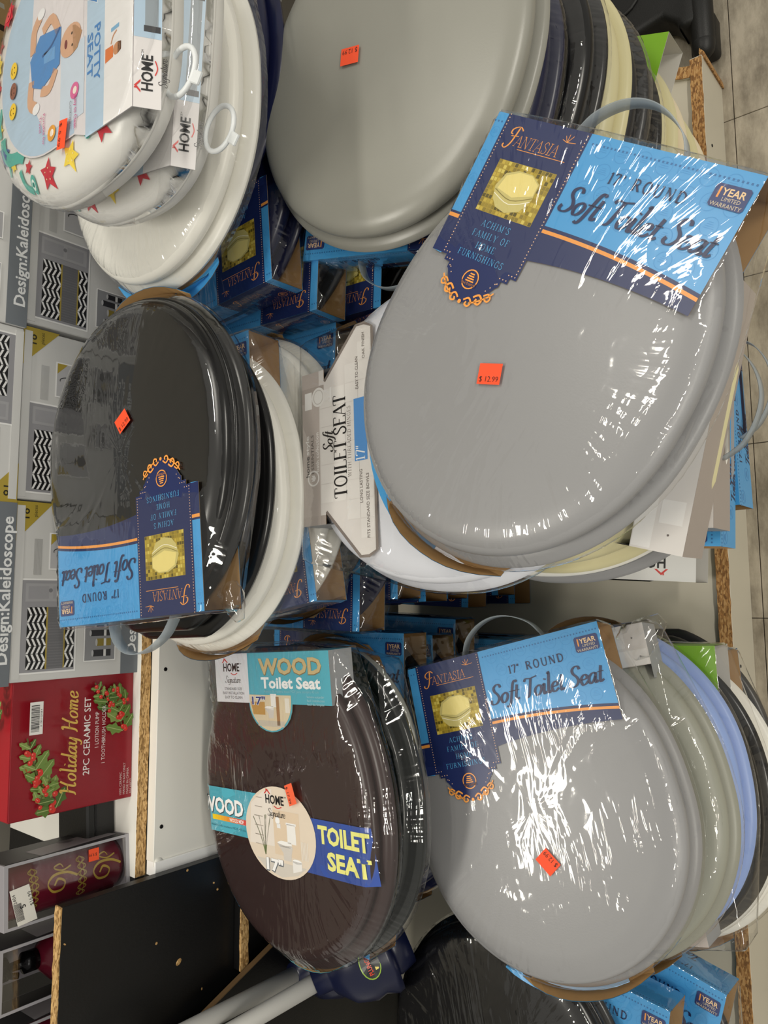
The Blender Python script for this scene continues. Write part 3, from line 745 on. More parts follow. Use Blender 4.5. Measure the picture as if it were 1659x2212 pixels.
def fantasia_print(warranty=True):
    P = Print(); P.xf = lambda x, y, h: (x, y, ZF + h)
    B = '55aee6'
    for i in range(8):
        for j in range(5):
            x = -.01 + i * .022 + (j % 2) * .011; y = CY - .012 - j * .019
            if TAG_X1 + .010 < x < CW - .010 and y - .009 > stripe_y(x): emboss(P, x, y, .0082)
    for y in (CY - .02, CY - .045, CY - .07): emboss(P, -.1392, y, .0055)
    # navy foot band and stripe
    P.poly([(x, band_low(x)) for x in xsR] + [(x, stripe_y(x)) for x in xsR[::-1]], NAVY)
    P.poly([(-CW, CY - .150), (TAG_X0 + .002, CY - .150), (TAG_X0 + .002, CY - .106), (-CW, CY - .106)], NAVY)
    P.up()
    P.poly([(x, stripe_y(x) - .0070) for x in xsR] + [(x, stripe_y(x) - .0035) for x in xsR[::-1]], ORANGE)
    P.rect(-CW, CY - .1125, TAG_X0, CY - .1085, ORANGE)
    P.dots([(TAG_X1 + .006, CY - .009), (CW, CY - .009)], .0042, .0009, '2f6ea8')
    P.dots([(-CW, CY - .009), (TAG_X0, CY - .009)], .0042, .0009, '2f6ea8')
    P.fan(tp, NAVY, ((TAG_X0 + TAG_X1) / 2, CY - .08))
    P.up()
    # stitched border
    q = tag_poly(-.0028); q = [(x, y - (.0 if y > CY - .01 else 0)) for x, y in q]
    P.dots(q[:9], .0034, .00055, 'f2c59a'); P.dots(q[-9:], .0034, .00055, 'f2c59a')
    cx = (TAG_X0 + TAG_X1) / 2
    # FANTASIA
    P.glyphs('F', cx - .040, CY - .020, .018, ORANGE, {'F': (.7, [[(.85, .88), (.62, 1.05), (.35, 1.0), (.14, .85), (.12, .65), (.28, .6)], [(.57, 1.0), (.47, .5), (.33, .05), (.1, -.2), (-.1, -.12), (-.08, .02)], [(.2, .5), (.45, .52), (.72, .55)]])}, w=.10, align='l', pen=.35)
    P.glyphs('ANTASIA', cx - .029, CY - .0235, .0115, ORANGE, SERIF, align='l', weight=.42, shear=.12, space=.04, kx=.98)
    P.stroke([(cx - .022, CY - .0315), (cx + .038, CY - .0315)], .0006, ORANGE)
    for dx, dy in ((-.004, .006), (0, .008), (.005, .007), (-.006, .002), (.010, .001)): P.stroke([(cx + .030, CY - .0135), (cx + .030 + dx, CY - .0135 + dy)], .0006, ORANGE)
    # mosaic picture with a cushioned seat
    mx0, mx1, my0, my1 = cx - .036, cx + .037, CY - .098, CY - .044
    P.rect(mx0, my0, mx1, my1, 'b39a35'); P.up()
    rr = random.Random(5)
    nx, ny = 17, 12
    for i in range(nx):
        for j in range(ny):
            w_, h_ = (mx1 - mx0) / nx, (my1 - my0) / ny
            P.rect(mx0 + i * w_ + .0004, my0 + j * h_ + .0004, mx0 + (i + 1) * w_ - .0004, my0 + (j + 1) * h_ - .0004, rr.choice(['c9b044', 'a08a2c', '5d5218', 'b8a238', 'd8c660', '8c7a2a']))
    P.up()
    P.fan([(cx - .022, CY - .082), (cx - .026, CY - .070), (cx - .020, CY - .056), (cx - .006, CY - .0505), (cx + .012, CY - .051), (cx + .024, CY - .058), (cx + .024, CY - .074), (cx + .016, CY - .088), (cx, CY - .093), (cx - .014, CY - .090)], 'cfc27a'); P.up()
    P.fan([(cx - .022, CY - .072), (cx - .018, CY - .058), (cx - .004, CY - .052), (cx + .012, CY - .052), (cx + .023, CY - .059), (cx + .023, CY - .070), (cx, CY - .077)], 'eddc8a')
    P.stroke([(cx - .024, CY - .073), (cx, CY - .080), (cx + .024, CY - .072)], .0009, '8f8242'); P.stroke([(cx - .023, CY - .077), (cx, CY - .084), (cx + .023, CY - .076)], .0008, 'fbf6dc')
    for k, tx in enumerate(("ACHIM'S", 'FAMILY OF', 'HOME', 'FURNISHINGS')):
        P.glyphs(tx, cx, CY - .1085 - k * .0112, .0066, '5cb0e4', SERIF, weight=.75, space=.22)
    logo_ring(P, cx, CY - .165, .0105, ORANGE)
    P.up()
    yb = CY - .189
    for fl in (-1, 1):
        scroll(P, cx + fl * .004, yb + .003, .9, ORANGE, fl); scroll(P, cx + fl * .014, yb + .009, 1.0, ORANGE, fl); scroll(P, cx + fl * .025, yb + .014, .8, ORANGE, fl)
        P.stroke([(cx + fl * .012, yb + .002), (cx + fl * .020, yb + .006), (cx + fl * .030, yb + .014), (cx + fl * .035, yb + .020)], .0016, ORANGE)
    P.disc(cx, yb, .0022, ORANGE)
    # product name
    tx = .056
    P.glyphs('17"', tx - .036, CY - .034, .0105, DKBLUE, SERIF, weight=1.35, space=.10, kx=1.1); P.glyphs('ROUND', tx + .009, CY - .034, .0105, DKBLUE, SERIF, weight=1.35, space=.20, kx=1.1)
    P.glyphs('Soft Toilet Seat', tx, CY - .062, .0250, DKBLUE, PEN, w=.150, shear=.20, kx=1.12, pen=.3)
    if warranty:
        P.poly([(CW - .034, CY - .034), (CW - .006, CY - .034), (CW - .004, CY - .032), (CW - .004, CY - .016), (CW - .006, CY - .014), (CW - .034, CY - .014), (CW - .036, CY - .016), (CW - .036, CY - .032)], '2b3a72'); P.up()
        P.text('1', CW - .031, CY - .021, .0095, ORANGE, .02); P.text('YEAR', CW - .018, CY - .020, .0065, 'f3cf9e', .02)
        P.text('LIMITED', CW - .0175, CY - .0262, .0035, 'd9c8a8'); P.text('WARRANTY', CW - .020, CY - .0313, .0037, 'd9c8a8')
    # end panel, seen from the hinge end
    H = ZF - ZB
    P.xf = lambda u, v, h: (-u, CY + h, ZF + v)          # v from 0 (fold) to -H
    P.lay = 0
    P.rect(-TAG_X1, -H, -TAG_X0, 0, NAVY); P.up()
    for i in range(6): emboss(P, -.135 + i * .030, -.018 - (i % 2) * .022, .0082) if -.135 + i * .03 < .02 else None
    P.dots([(-CW, -.006), (-TAG_X1, -.006)], .0042, .0009, '2f6ea8'); P.dots([(-TAG_X0, -.006), (CW, -.006)], .0042, .0009, '2f6ea8')
    P.dots([(-TAG_X1 + .002, 0), (-TAG_X1 + .002, -H)], .0034, .0005, 'f2c59a'); P.dots([(-TAG_X0 - .002, 0), (-TAG_X0 - .002, -H)], .0034, .0005, 'f2c59a')
    P.glyphs('17" ROUND', -.060, -.019, .0095, DKBLUE, SERIF, space=.18, weight=1.3)
    P.glyphs('Soft', -.060, -.033, .016, DKBLUE, PEN, w=.16, shear=.2, pen=.3)
    P.glyphs('Toilet Seat', -.060, -.048, .016, DKBLUE, PEN, w=.16, shear=.2, pen=.3, kx=1.05)
    c = -(TAG_X0 + TAG_X1) / 2
    P.glyphs('F', c - .034, -.018, .014, ORANGE, {'F': (.7, [[(.85, .88), (.62, 1.05), (.35, 1.0), (.14, .85), (.12, .65), (.28, .6)], [(.57, 1.0), (.47, .5), (.33, .05), (.1, -.2), (-.1, -.12), (-.08, .02)], [(.2, .5), (.72, .55)]])}, w=.10, align='l')
    P.glyphs('ANTASIA', c - .025, -.0205, .0088, ORANGE, SERIF, align='l', weight=.45, shear=.12, space=.04)
    P.glyphs('HOME FURNISHINGS', c, -.033, .0045, '5cb0e4', SERIF, weight=.7, space=.1)
    logo_ring(P, c + .038, -.045, .007, ORANGE)
    return P.build('printing', link_it=False)
ME_FCARD = card_me('label_card', FR_FANT, BLUE)
ME_FPRINT = fantasia_print()

def house(P, x, y, s, col='d63a35'):
    """small red roof over the initial H"""
    P.poly([(x - s * .62, y), (x, y + s * .55), (x + s * .62, y), (x + s * .45, y), (x, y + s * .36), (x - s * .45, y)], col)
    P.rect(x + s * .25, y + s * .3, x + s * .38, y + s * .62, col)
def home_logo(P, x, y, h, rot=0, sign=True):
    ca, sa = math.cos(rot), math.sin(rot)
    T = lambda a, b: (x + a * ca - b * sa, y + a * sa + b * ca)
    w_ = h * 3.3
    P.text('HOME', *T(0, 0), h, '1b1a1c', .022, rot=rot, width=w_)
    hx, hy = -w_ / 2 + h * .38, h * .52
    for pl in ([(-.62, 0), (0, .55), (.62, 0), (.4, 0), (0, .33), (-.4, 0)],):
        P.poly([T(hx + a * h, hy + b * h) for a, b in pl], 'd63a35')
    P.poly([T(hx - .5 * h + a * h, hy + b * h) for a, b in ((.25, .2), (.25, .55), (.38, .55), (.38, .32))], 'd63a35')
    P.stroke([T(-.15 * h, -.72 * h), T(.5 * h, -.92 * h), T(1.2 * h, -.72 * h)], h * .1, 'd63a35', k=5)
    P.text('TM', *T(w_ / 2 + h * .25, h * .38), h * .2, '1b1a1c', rot=rot)
    if sign: P.glyphs('Signature', *T(h * .2, -1.45 * h), h * .85, '2a2628', PEN, w=.09, rot=rot, shear=.15, pen=.3, kx=1.05)

# grey and white homestyle card with a flared body
FR_HS = [(-.102, CY), (-.102, CY - .040), (-.086, CY - .040), (-.148, CY - .098), (-.148, CY - .112), (-.14, CY - .125), (.14, CY - .125), (.148, CY - .112), (.148, CY - .098), (.086, CY - .040), (.102, CY - .040), (.102, CY)]
ME_HCARD = card_me('label_card', FR_HS, 'e4dfdb', cw=.102, backw=.10, sides=.15)
def homestyle_print():
    P = Print(); P.xf = lambda x, y, h: (x, y, ZF + h)
    edge = [(-.086, CY - .041), (-.147, CY - .098), (-.147, CY - .112), (-.14, CY - .1245), (.14, CY - .1245), (.147, CY - .112), (.147, CY - .098), (.086, CY - .041)]
    P.stroke(edge, .004, '857b75', k=1); P.up()
    # pale wall tiles behind the words
    for i in range(10):
        for j in range(4):
            x0, y0 = -.125 + i * .025, CY - .122 + j * .0225
            hw = .086 + (CY - .042 - (y0 + .0225)) * 1.05
            if abs(x0 + .0125) + .0125 < min(hw, .145): P.rect(x0 + .0004, y0 + .0004, x0 + .0246, y0 + .0221, 'eae6e2')
    P.rect(-.102, CY - .031, .102, CY, 'c5bbb5'); P.rect(.062, CY - .040, .082, CY, 'b3a8a1'); P.rect(-.102, CY - .040, -.09, CY, 'b3a8a1'); P.up()
    # emblem and words on the collar
    P.ringp(-.040, CY - .019, .0105, .0022, 'f4f1ef')
    for a in (-.6, 0, .6): P.fan([(-.040 + .007 * math.sin(a) * t + .0022 * math.cos(a) * s_, CY - .0235 + .0095 * math.cos(a) * t - .0022 * math.sin(a) * s_) for t, s_ in ((0, 0), (.5, 1), (1, 0), (.5, -1))], 'f4f1ef')
    P.text('home', -.0095, CY - .0085, .0062, '453f3d', .025, 'r', width=.028); P.text('style', -.008, CY - .0085, .0062, 'f4f1ef', .025, 'l', width=.026)
    P.text('ESSENTIALS', -.008, CY - .0175, .0052, '6e6661', 0, width=.052); P.text('bath collection', -.006, CY - .0262, .0058, 'f4f1ef', .01, width=.052)
    # white toilet drawing
    tx, ty = .066, CY - .020
    P.rect(tx - .013, ty + .002, tx + .010, ty + .015, 'f6f4f2'); P.disc(tx + .001, ty - .010, .013, 'f1efec', .012); P.up(); P.ringp(tx + .001, ty - .010, .010, .0012, 'd2ccc8', ry=.009)
    P.fan([(tx - .008, ty - .020), (tx + .009, ty - .020), (tx + .005, ty - .031), (tx - .004, ty - .031)], 'ebe8e5'); P.rect(tx - .009, ty - .034, tx + .010, ty - .031, 'f4f2f0')
    P.glyphs('Soft', .004, CY - .046, .0175, '3a3634', PEN, w=.13, shear=.22, pen=.25)
    P.glyphs('TOILET SEAT', -.004, CY - .067, .0215, '2e2b2a', SERIF, space=.02, kx=.92)
    P.glyphs('WITH THREADED HINGES', .0, CY - .083, .0058, '8b827c', SERIF, space=.14, kx=1.0, weight=.8)
    P.rect(-.028, CY - .113, .052, CY - .092, '5f9bdb'); P.up(); P.glyphs('17"', -.018, CY - .1015, .015, 'ffffff', SERIF, kx=1.1)
    P.text('LONG LASTING', -.060, CY - .1015, .0048, '7a716c', .0, width=.042); P.text('FITS STANDARD SIZE BOWLS', -.085, CY - .112, .0048, '7a716c', 0, width=.08)
    P.text('EASY TO CLEAN', .085, CY - .098, .0048, '7a716c', 0, width=.042); P.text('OAK FINISH', .118, CY - .110, .0048, '7a716c', 0, width=.034)
    P.xf = lambda u, v, h: (-u, CY + h, ZF + v); P.lay = 0
    P.text('home', .004, -.020, .0085, '453f3d', .025, 'r', width=.038); P.text('style', .006, -.020, .0085, 'a09791', .025, 'l', width=.034)
    P.text('ESSENTIALS', 0, -.032, .006, '6e6661', 0, width=.065); P.text('bath collection', 0, -.043, .006, '6e6661', 0, width=.06)
    return P.build('printing', link_it=False)
ME_HPRINT = homestyle_print()

FR_CO = [(-.138, CY), (-.138, CY - .055), (.138, CY - .055), (.138, CY)]
ME_CCARD = card_me('label_card', FR_CO, 'e4dfdb', cw=.138, backw=.11, sides=.14)
def collar_print():
    P = Print(); P.xf = lambda x, y, h: (x, y, ZF + h)
    P.rect(-.136, CY - .054, .136, CY - .034, 'f0edea'); P.rect(.085, CY - .030, .109, CY - .006, 'f0edea'); P.up(); P.disc(.120, CY - .018, .0012, '6e6661', n=8)
    P.text('home', -.0095, CY - .0105, .0062, '453f3d', .025, 'r', width=.028); P.text('style', -.008, CY - .0105, .0062, 'a09791', .025, 'l', width=.026)
    P.xf = lambda u, v, h: (-u, CY + h, ZF + v); P.lay = 0
    P.rect(-.138, ZB - ZF, .138, 0, 'a89e98')
    return P.build('printing', link_it=False)
ME_CPRINT = collar_print()

# white and green card
FR_GR = [(-CW, CY), (-CW, CY - .10), (-.03, CY - .10), (0, CY - .13), (CW, CY - .13), (CW, CY)]
ME_GCARD = card_me('label_card', FR_GR, 'e9e8e6', backw=.10, inner=mat('card_inside_white', 'cfccc6', .7))
def green_print():
    P = Print(); P.xf = lambda x, y, h: (x, y, ZF + h)
    G = '7fb51e'
    P.poly([(.02, CY), (.0, CY - .13), (CW, CY - .13), (CW, CY)], G); P.up()
    home_logo(P, -.070, CY - .028, .018)
    P.glyphs('Soft', .07, CY - .045, .026, 'f2e83a', PEN, w=.14, shear=.2); P.glyphs('Toilet Seat', .075, CY - .08, .02, 'f2e83a', PEN, w=.14, shear=.2)
    P.xf = lambda u, v, h: (-u, CY + h, ZF + v); P.lay = 0
    P.rect(-CW, ZB - ZF, .10, 0, G); P.up(); P.glyphs('Soft', -.03, -.028, .022, 'f2e83a', PEN, w=.14, shear=.2)
    return P.build('printing', link_it=False)
ME_GPRINT = green_print()

# wood seat card and belly band
WF = .0092
FR_WD = [(-.132, CY), (-.132, CY - .072)] + [(-.045 + .05 - .05 * math.cos(math.pi * i / 12) - .005, CY - .072 - .040 * math.sin(math.pi * i / 12)) for i in range(13)] + [(.132, CY - .072), (.132, CY)]
ME_WCARD = card_me('label_card', FR_WD, '57b5c9', zf=WF, zb=-.033, cw=.132, sides=CY - .072, backw=.11, flap=.012)
def toilet_pic(P, x, y, s, body='f7f5f2', shade='d9d3cc'):
    P.rect(x + .1 * s, y + .05 * s, x + .62 * s, y + .78 * s, body); P.rect(x + .06 * s, y + .74 * s, x + .66 * s, y + .82 * s, 'ffffff')
    P.fan([(x - .55 * s, y + .02 * s), (x - .3 * s, y + .1 * s), (x + .3 * s, y + .1 * s), (x + .36 * s, y), (x + .3 * s, y - .12 * s), (x - .4 * s, y - .12 * s)], 'fbfaf8')
    P.fan([(x - .5 * s, y - .06 * s), (x + .4 * s, y - .06 * s), (x + .30 * s, y - .35 * s), (x + .26 * s, y - .6 * s), (x - .18 * s, y - .6 * s), (x - .2 * s, y - .35 * s)], shade)
    P.up(); P.stroke([(x - .52 * s, y - .03 * s), (x - .1 * s, y - .07 * s), (x + .34 * s, y - .04 * s)], .03 * s, 'c9c2ba')
def wood_print():
    P = Print(); P.xf = lambda x, y, h: (x, y, WF + h)
    P.rect(-.132, CY - .072, -.048, CY, 'e6e7ec'); P.up()
    P.rect(-.048, CY - .072, -.046, CY, '58b4c8')
    home_logo(P, -.090, CY - .020, .0125)
    for k, t in enumerate(('STANDARD SIZE', 'EASY INSTALLATION', 'EASY TO CLEAN')): P.text(t, -.088, CY - .052 - k * .0063, .0042, '55555d', .005, width=(.044, .054, .044)[k])
    P.text('WOOD', .047, CY - .020, .022, '8c7a55', .05, width=.139); P.up(); P.text('WOOD', .047, CY - .019, .022, 'd9c08d', .035, width=.138)
    P.text('Toilet Seat', .047, CY - .0425, .0155, 'ffffff', .035, width=.130)
    P.text('Asiento de madera wood MDF para inodoro 43 cm', .047, CY - .0545, .0038, '9ad4df', 0, width=.120)
    for k, t in enumerate(('tamano estandar', 'facil instalacion', 'facil de limpiar')): P.text(t, .100, CY - .061 - k * .005, .0034, 'b3dfe8', 0, width=.036)
    # round bathroom picture
    cx, cy = 0.0, CY - .068
    pts = [(cx - .048, cy + .008)] + [(cx - .048 * math.cos(math.pi * i / 14), cy - .042 * math.sin(math.pi * i / 14)) for i in range(15)] + [(cx + .048, cy + .008)]
    P.fan(pts, 'e3d3b4'); P.up()
    P.fan([(cx - .040, cy - .020), (cx - .012, cy - .020), (cx - .012, cy - .002), (cx - .045, cy - .002)], 'c79a55')
    P.rect(cx + .014, cy - .034, cx + .021, cy + .006, 'a97e55'); P.rect(cx + .034, cy - .016, cx + .044, cy + .004, 'efe9dd'); P.rect(cx - .03, cy - .036, cx + .03, cy - .028, 'cfc6b6')
    toilet_pic(P, cx, cy - .010, .024)
    P.text('17"', cx - .026, cy + .000, .0115, 'f4f4f6', .06, width=.032); P.up(); P.text('17"', cx - .026, cy + .000, .0115, '2c3f86', .02, width=.031)
    P.xf = lambda u, v, h: (-u, CY + h, WF + v); P.lay = 0
    P.text('WOOD', -.04, -.018, .014, 'd9c08d', .03, width=.09)
    return P.build('printing', link_it=False)
ME_WPRINT = wood_print()
BAND = Print()
def band_me():
    P = Print(); y0 = -.036
    P.xf = lambda x, y, h: (x, y, (wz(min(1.0, math.hypot(x, y) / rad_at(math.atan2(y, x)))) - .18 * max(0, math.hypot(x, y) / rad_at(math.atan2(y, x)) - 1)) + .0011 + h)
    TX = .076; A, Bc, D = '55b6cb', '3b57a8', '16356f'
    def band(xa, xb, ya, yb, col, n=8):
        vs = []
        for i in range(n + 1):
            x = xa + (xb - xa) * i / n; vs += [(x, ya), (x, yb)]
        P.polys(vs, [(2 * i, 2 * i + 2, 2 * i + 3, 2 * i + 1) for i in range(n)], col)
    band(-.188, -.05, y0 - .018, y0 + .048, A); band(.05, .1815, y0 - .044, y0 + .028, Bc); P.up()
    P.text('WOOD', -.136, y0 + .021, .0225, '2f4a52', .05, width=.108); P.up(); P.text('WOOD', -.137, y0 + .022, .0225, 'ffffff', .035, width=.107)
    for i in range(12): P.rect(-.165 + i * .0075, y0 - .001, -.165 + (i + 1) * .0075, y0 + .0065, ['f7d51e', 'f7cb24', 'f6c02a', 'f4b42e', 'f3a630', 'f09732', 'ee8834', 'ea7836', 'e66a3a', 'e25e3e', 'df5442', 'dc4c46'][i])
    P.up(); P.text('WOOD MDF', -.102, y0 + .0028, .0055, 'ffffff', .02, width=.036)
    P.text('Asiento de madera MDF 43 cm', -.125, y0 - .0085, .0034, '3d7f90', 0, width=.09)
    P.text('TOILET', .083, y0 + .010, .0225, 'f0ee8e', .04, 'l', width=.096); P.text('SEAT', .098, y0 - .022, .0225, 'f0ee8e', .04, 'l', width=.080)
    P.up()
    P.disc(0, y0, .078, 'eadbc8', .062, 48); P.up()
    P.rect(-.012, y0 - .03, .045, y0 + .03, 'e7d2b8')
    P.fan([(-.070, y0 - .022), (-.012, y0 - .02), (-.012, y0 + .058), (-.034, y0 + .052), (-.062, y0 + .034)], 'efe6dc')
    for k in range(6): P.rect(-.056 + .003 * max(0, k - 3), y0 - .022 + k * .013, -.036, y0 - .0208 + k * .013, 'cdbfae')
    P.fan([(-.055, y0 - .04), (.055, y0 - .04), (.036, y0 - .052), (0, y0 - .060), (-.036, y0 - .052)], 'd9d2c8')
    for a in (-.45, -.2, .05, .3, .1): P.stroke([(-.034, y0 - .034), (-.034 + .02 * a, y0 - .01), (-.034 + .055 * a, y0 + .02 + .01 * a)], .0018, '7d8a5e')
    P.up(); toilet_pic(P, .014, y0 - .014, .036)
    P.fan([(.026, y0 - .050), (.046, y0 - .044), (.046, y0 - .034), (.026, y0 - .034)], 'f2efec'); P.disc(.036, y0 - .034, .010, 'ffffff', .003)
    for i in range(5): P.rect(.047 + i * .003, y0 - .030, .0484 + i * .003, y0 - .006, 'f3ece2')
    P.disc(-.002, y0 + .016, .005, 'ffffff'); P.rect(-.004, y0 + .006, .004, y0 + .012, 'f4f4f4')
    P.up(); home_logo(P, -.006, y0 + .044, .0125)
    P.text('17"', -.014, y0 - .046, .016, '6a7078', .07, width=.040); P.up(); P.text('17"', -.014, y0 - .045, .016, 'ffffff', .04, width=.038)
    return P.build('belly_band', link_it=False)
ME_BAND = band_me()

def sticker(parent, x, y, z, rot, price, size=(.026, .021), nrm=None, name='price_sticker', col='ff5326'):
    P = Print(); a, b = size
    P.xf = lambda u, v, h: (u, v, h)
    P.rect(-a / 2, -b / 2, a / 2, b / 2, col); P.lay = 4
    P.text(price, .0, -b * .24, b * .28, '2a1a18', -.012, width=a * .82)
    s = P.build(name, parent, .6)
    M = Matrix.Rotation(rot, 4, 'Z'); M.translation = (x, y, z)
    s.matrix_local = M
    return s

STRAP_PTS = [(-.062, CY - .001, -.006), (-.060, CY + .006, -.004), (-.048, CY + .024, 0), (-.025, CY + .038, .004), (0, CY + .043, .005), (.025, CY + .038, .004), (.048, CY + .024, 0), (.060, CY + .006, -.004), (.062, CY - .001, -.006)]
def strap_me():
    rings = []; sm = []
    xy = smooth_pts([(p[0], p[1]) for p in STRAP_PTS], 6); zz = smooth_pts([(p[2], 0) for p in STRAP_PTS], 6)
    sm = [(a[0], a[1], z[0]) for a, z in zip(xy, zz)]
    for i, p in enumerate(sm):
        a = Vector(sm[max(0, i - 1)]); b = Vector(sm[min(len(sm) - 1, i + 1)]); t = (b - a).normalized()
        nrm = Vector((-t.y, t.x, 0)).normalized() if abs(t.z) < .99 else Vector((0, 1, 0))
        p = Vector(p); hw, th = .0085, .0006
        z = Vector((0, 0, 1))
        rings.append([p + z * hw + nrm * th, p - z * hw + nrm * th, p - z * hw - nrm * th, p + z * hw - nrm * th])
    return loft_me('strap', rings)
ME_STRAP = strap_me()

def lip_me(a0, a1):
    """the card's turned-out lip showing below the front of the seat: printed blue above, kraft below"""
    bm = bmesh.new(); n = 14; P = []
    for i in range(n + 1):
        th = math.radians(a0 + (a1 - a0) * i / n); r = rad_at(th); e = .35 + .65 * math.sin(math.pi * min(1, max(0, i / n)) ) ** .6
        P.append([(r * s * math.cos(th), r * s * math.sin(th), z) for s, z in ((1.035, -.0355), (1.075 + .01 * e, -.034), (1.085 + .055 * e, -.030 - .004 * e))])
    for i in range(n):
        for k in range(2):
            sheet(bm, [P[i][k], P[i][k + 1], P[i + 1][k + 1], P[i + 1][k]], 0, 0)
            sheet(bm, [(x, y, z - .0008) for x, y, z in (P[i][k], P[i + 1][k], P[i + 1][k + 1], P[i][k + 1])], 0, 1)
    me = bpy.data.meshes.new('card_lip'); bm.to_mesh(me); bm.free()
    me.materials.append(mat('card_' + BLUE, BLUE, .3)); me.materials.append(M_KRAFT); return me

def pose(t, up, n=(0, 0, 1)):
    n = Vector(n).normalized(); up = Vector(up); up = (up - n * up.dot(n)).normalized(); r = up.cross(n)
    M = Matrix.Identity(4)
    for i in range(3): M[i][0], M[i][1], M[i][2], M[i][3] = r[i], up[i], n[i], t[i]
    return M

CARDS = {'collar': (ME_CCARD, ME_CPRINT), 'fantasia': (ME_FCARD, ME_FPRINT), 'homestyle': (ME_HCARD, ME_HPRINT), 'green': (ME_GCARD, ME_GPRINT), 'wood': (ME_WCARD, ME_WPRINT)}
def seat(label, color, t, up, n=(0, 0, 1), card='fantasia', film=0, fm=None, strap=False, stick=None, group='packaged toilet seats piled in the bin', wood=False, tuft=None, ringcol=None, piping=False, thick=1.0, lip=None):
    mw = pose(t, up, n)
    e = thing('toilet_seat_pack', label, 'toilet seat', group=group, mw=mw)
    M = SEATC[color]
    lid = link('lid', ME_WLID if wood else ME_LID, M, e)
    rg = link('seat_ring', ME_WRING if wood else ME_RING, SEATC[ringcol or color], e); rg.scale.z = thick
    if piping: link('piping', ME_PIPE, M, lid)
    if card:
        cme, pme = CARDS[card]
        c = link('label_card', cme, None, e); link('printing', pme, None, c)
        if lip: link('card_lip', lip_me(*lip), None, c)
        if strap: link('carry_strap', ME_STRAP, M_STRAP, e)
    if film is not None:
        f = link('shrink_wrap', ME_FILMW if wood else (ME_FILMP if card is None else ME_FILM[film % 3]), fm or M_FILM, e)
    for k, (sx, tx, ty, tz, rz, sc) in enumerate(tuft or []):
        q = link('film_tuft', ME_CR, M_FILM2, e, (tx, ty, tz)); q.rotation_euler = (0, 0, rz); q.scale = (sc, sc, sc)
    if stick:
        sx, sy, rot, price = stick
        s = math.hypot(sx, sy) / rad_at(math.atan2(sy, sx))
        zz = (wz(s) + .006 if wood else zlid(s) + .0032)
        sticker(e, sx, sy, zz, rot, price)
    return e

# ---------------------------------------------------------------- the piles
def local_at(mw, x, y, zl=.02):
    """local point where the photograph's pixel meets the plane local z = zl"""
    inv = mw.inverted(); o = inv @ CAM_P; d = inv.to_3x3() @ (pix(x, y, 0.0) - CAM_P)
    t = (zl - o.z) / d.z; return o + d * t
def stick_at(mw, p, q, price):
    a, b = local_at(mw, *p), local_at(mw, *q)
    return (a.x, a.y, math.atan2(b.y - a.y, b.x - a.x), price)
def by_corner(px, py, z, side, up, half=CW, zf=ZF, fold=CY):
    """seat centre from its label's fold corner in the photograph (side: +1 local right, -1 local left)"""
    up = Vector(up).normalized(); r = up.cross(Vector((0, 0, 1)))
    P = pix(px, py, z + zf)
    return tuple(P - r * (side * half) - up * fold - Vector((0, 0, zf)))

# front row, middle pile -------------------------------------------------
T6, U6, N6 = (.2395, .3775, .778), (.838, -.54, -.06), (.034, -.055, 1)
mw = pose(T6, U6, N6)
seat('large gray cushioned toilet seat with upright blue and navy label, highest in front', 'gray', T6, U6, N6, film=1, fm=M_FILM, strap=True, lip=(226, 270),
     stick=stick_at(mw, (1062, 810), (1090, 811), '$ 12.99'))
seat('white cushioned toilet seat with pale tiled label half under the large gray seat', 'purewhite', (.200, .514, .715), (-.03, 1, 0), (0, .0, 1), card='homestyle', film=0, fm=M_FILM3)
U = (-.05, -1, 0)
U3 = (-.25, -1, 0)
t3 = by_corner(1474, 1203, .652, 1, U3, .138)
seat('cream seat whose plain gray label end juts out below the large gray seat', 'cream', t3, U3, card='collar', film=None)
seat('white seat with gray label end, second gray end under the large gray seat', 'white', by_corner(1541, 1140, .586, 1, U, .138), U, card='collar', film=None, strap=True)
seat('seat with bright blue label end reading 17 inch round above the bin edge', 'gray', by_corner(1556, 1180, .522, 1, U), U, film=None)
seat('lower seat with blue label end sticking farthest over the bin edge', 'navy', by_corner(1598, 1090, .458, 1, (.02, -1, 0)), (.02, -1, 0), film=None, strap=True)
seat('cream seat low in the middle front pile below the blue labels', 'cream', (.27, .50, .392), (0.1, -1, 0), film=None, card=None)
seat('charcoal seat low in the middle front pile', 'charcoal', (.25, .53, .330), (1, .1, 0), film=None, card=None)
seat('white seat low in the middle front pile, third from the deck', 'white', (.25, .54, .270), (1, .0, 0), film=None, card=None)
g8 = by_corner(1503, 1258, .211, -1, (-1, .06, 0))
seat('black glossy seat with white and green label lying near the deck of the bin', 'black', g8, (-1, .06, 0), card='green', film=None)
seat('bottom black seat resting on the deck under the middle front pile', 'charcoal', (g8[0] + .02, g8[1] + .07, .152), (1, .1, 0), card=None, film=None)

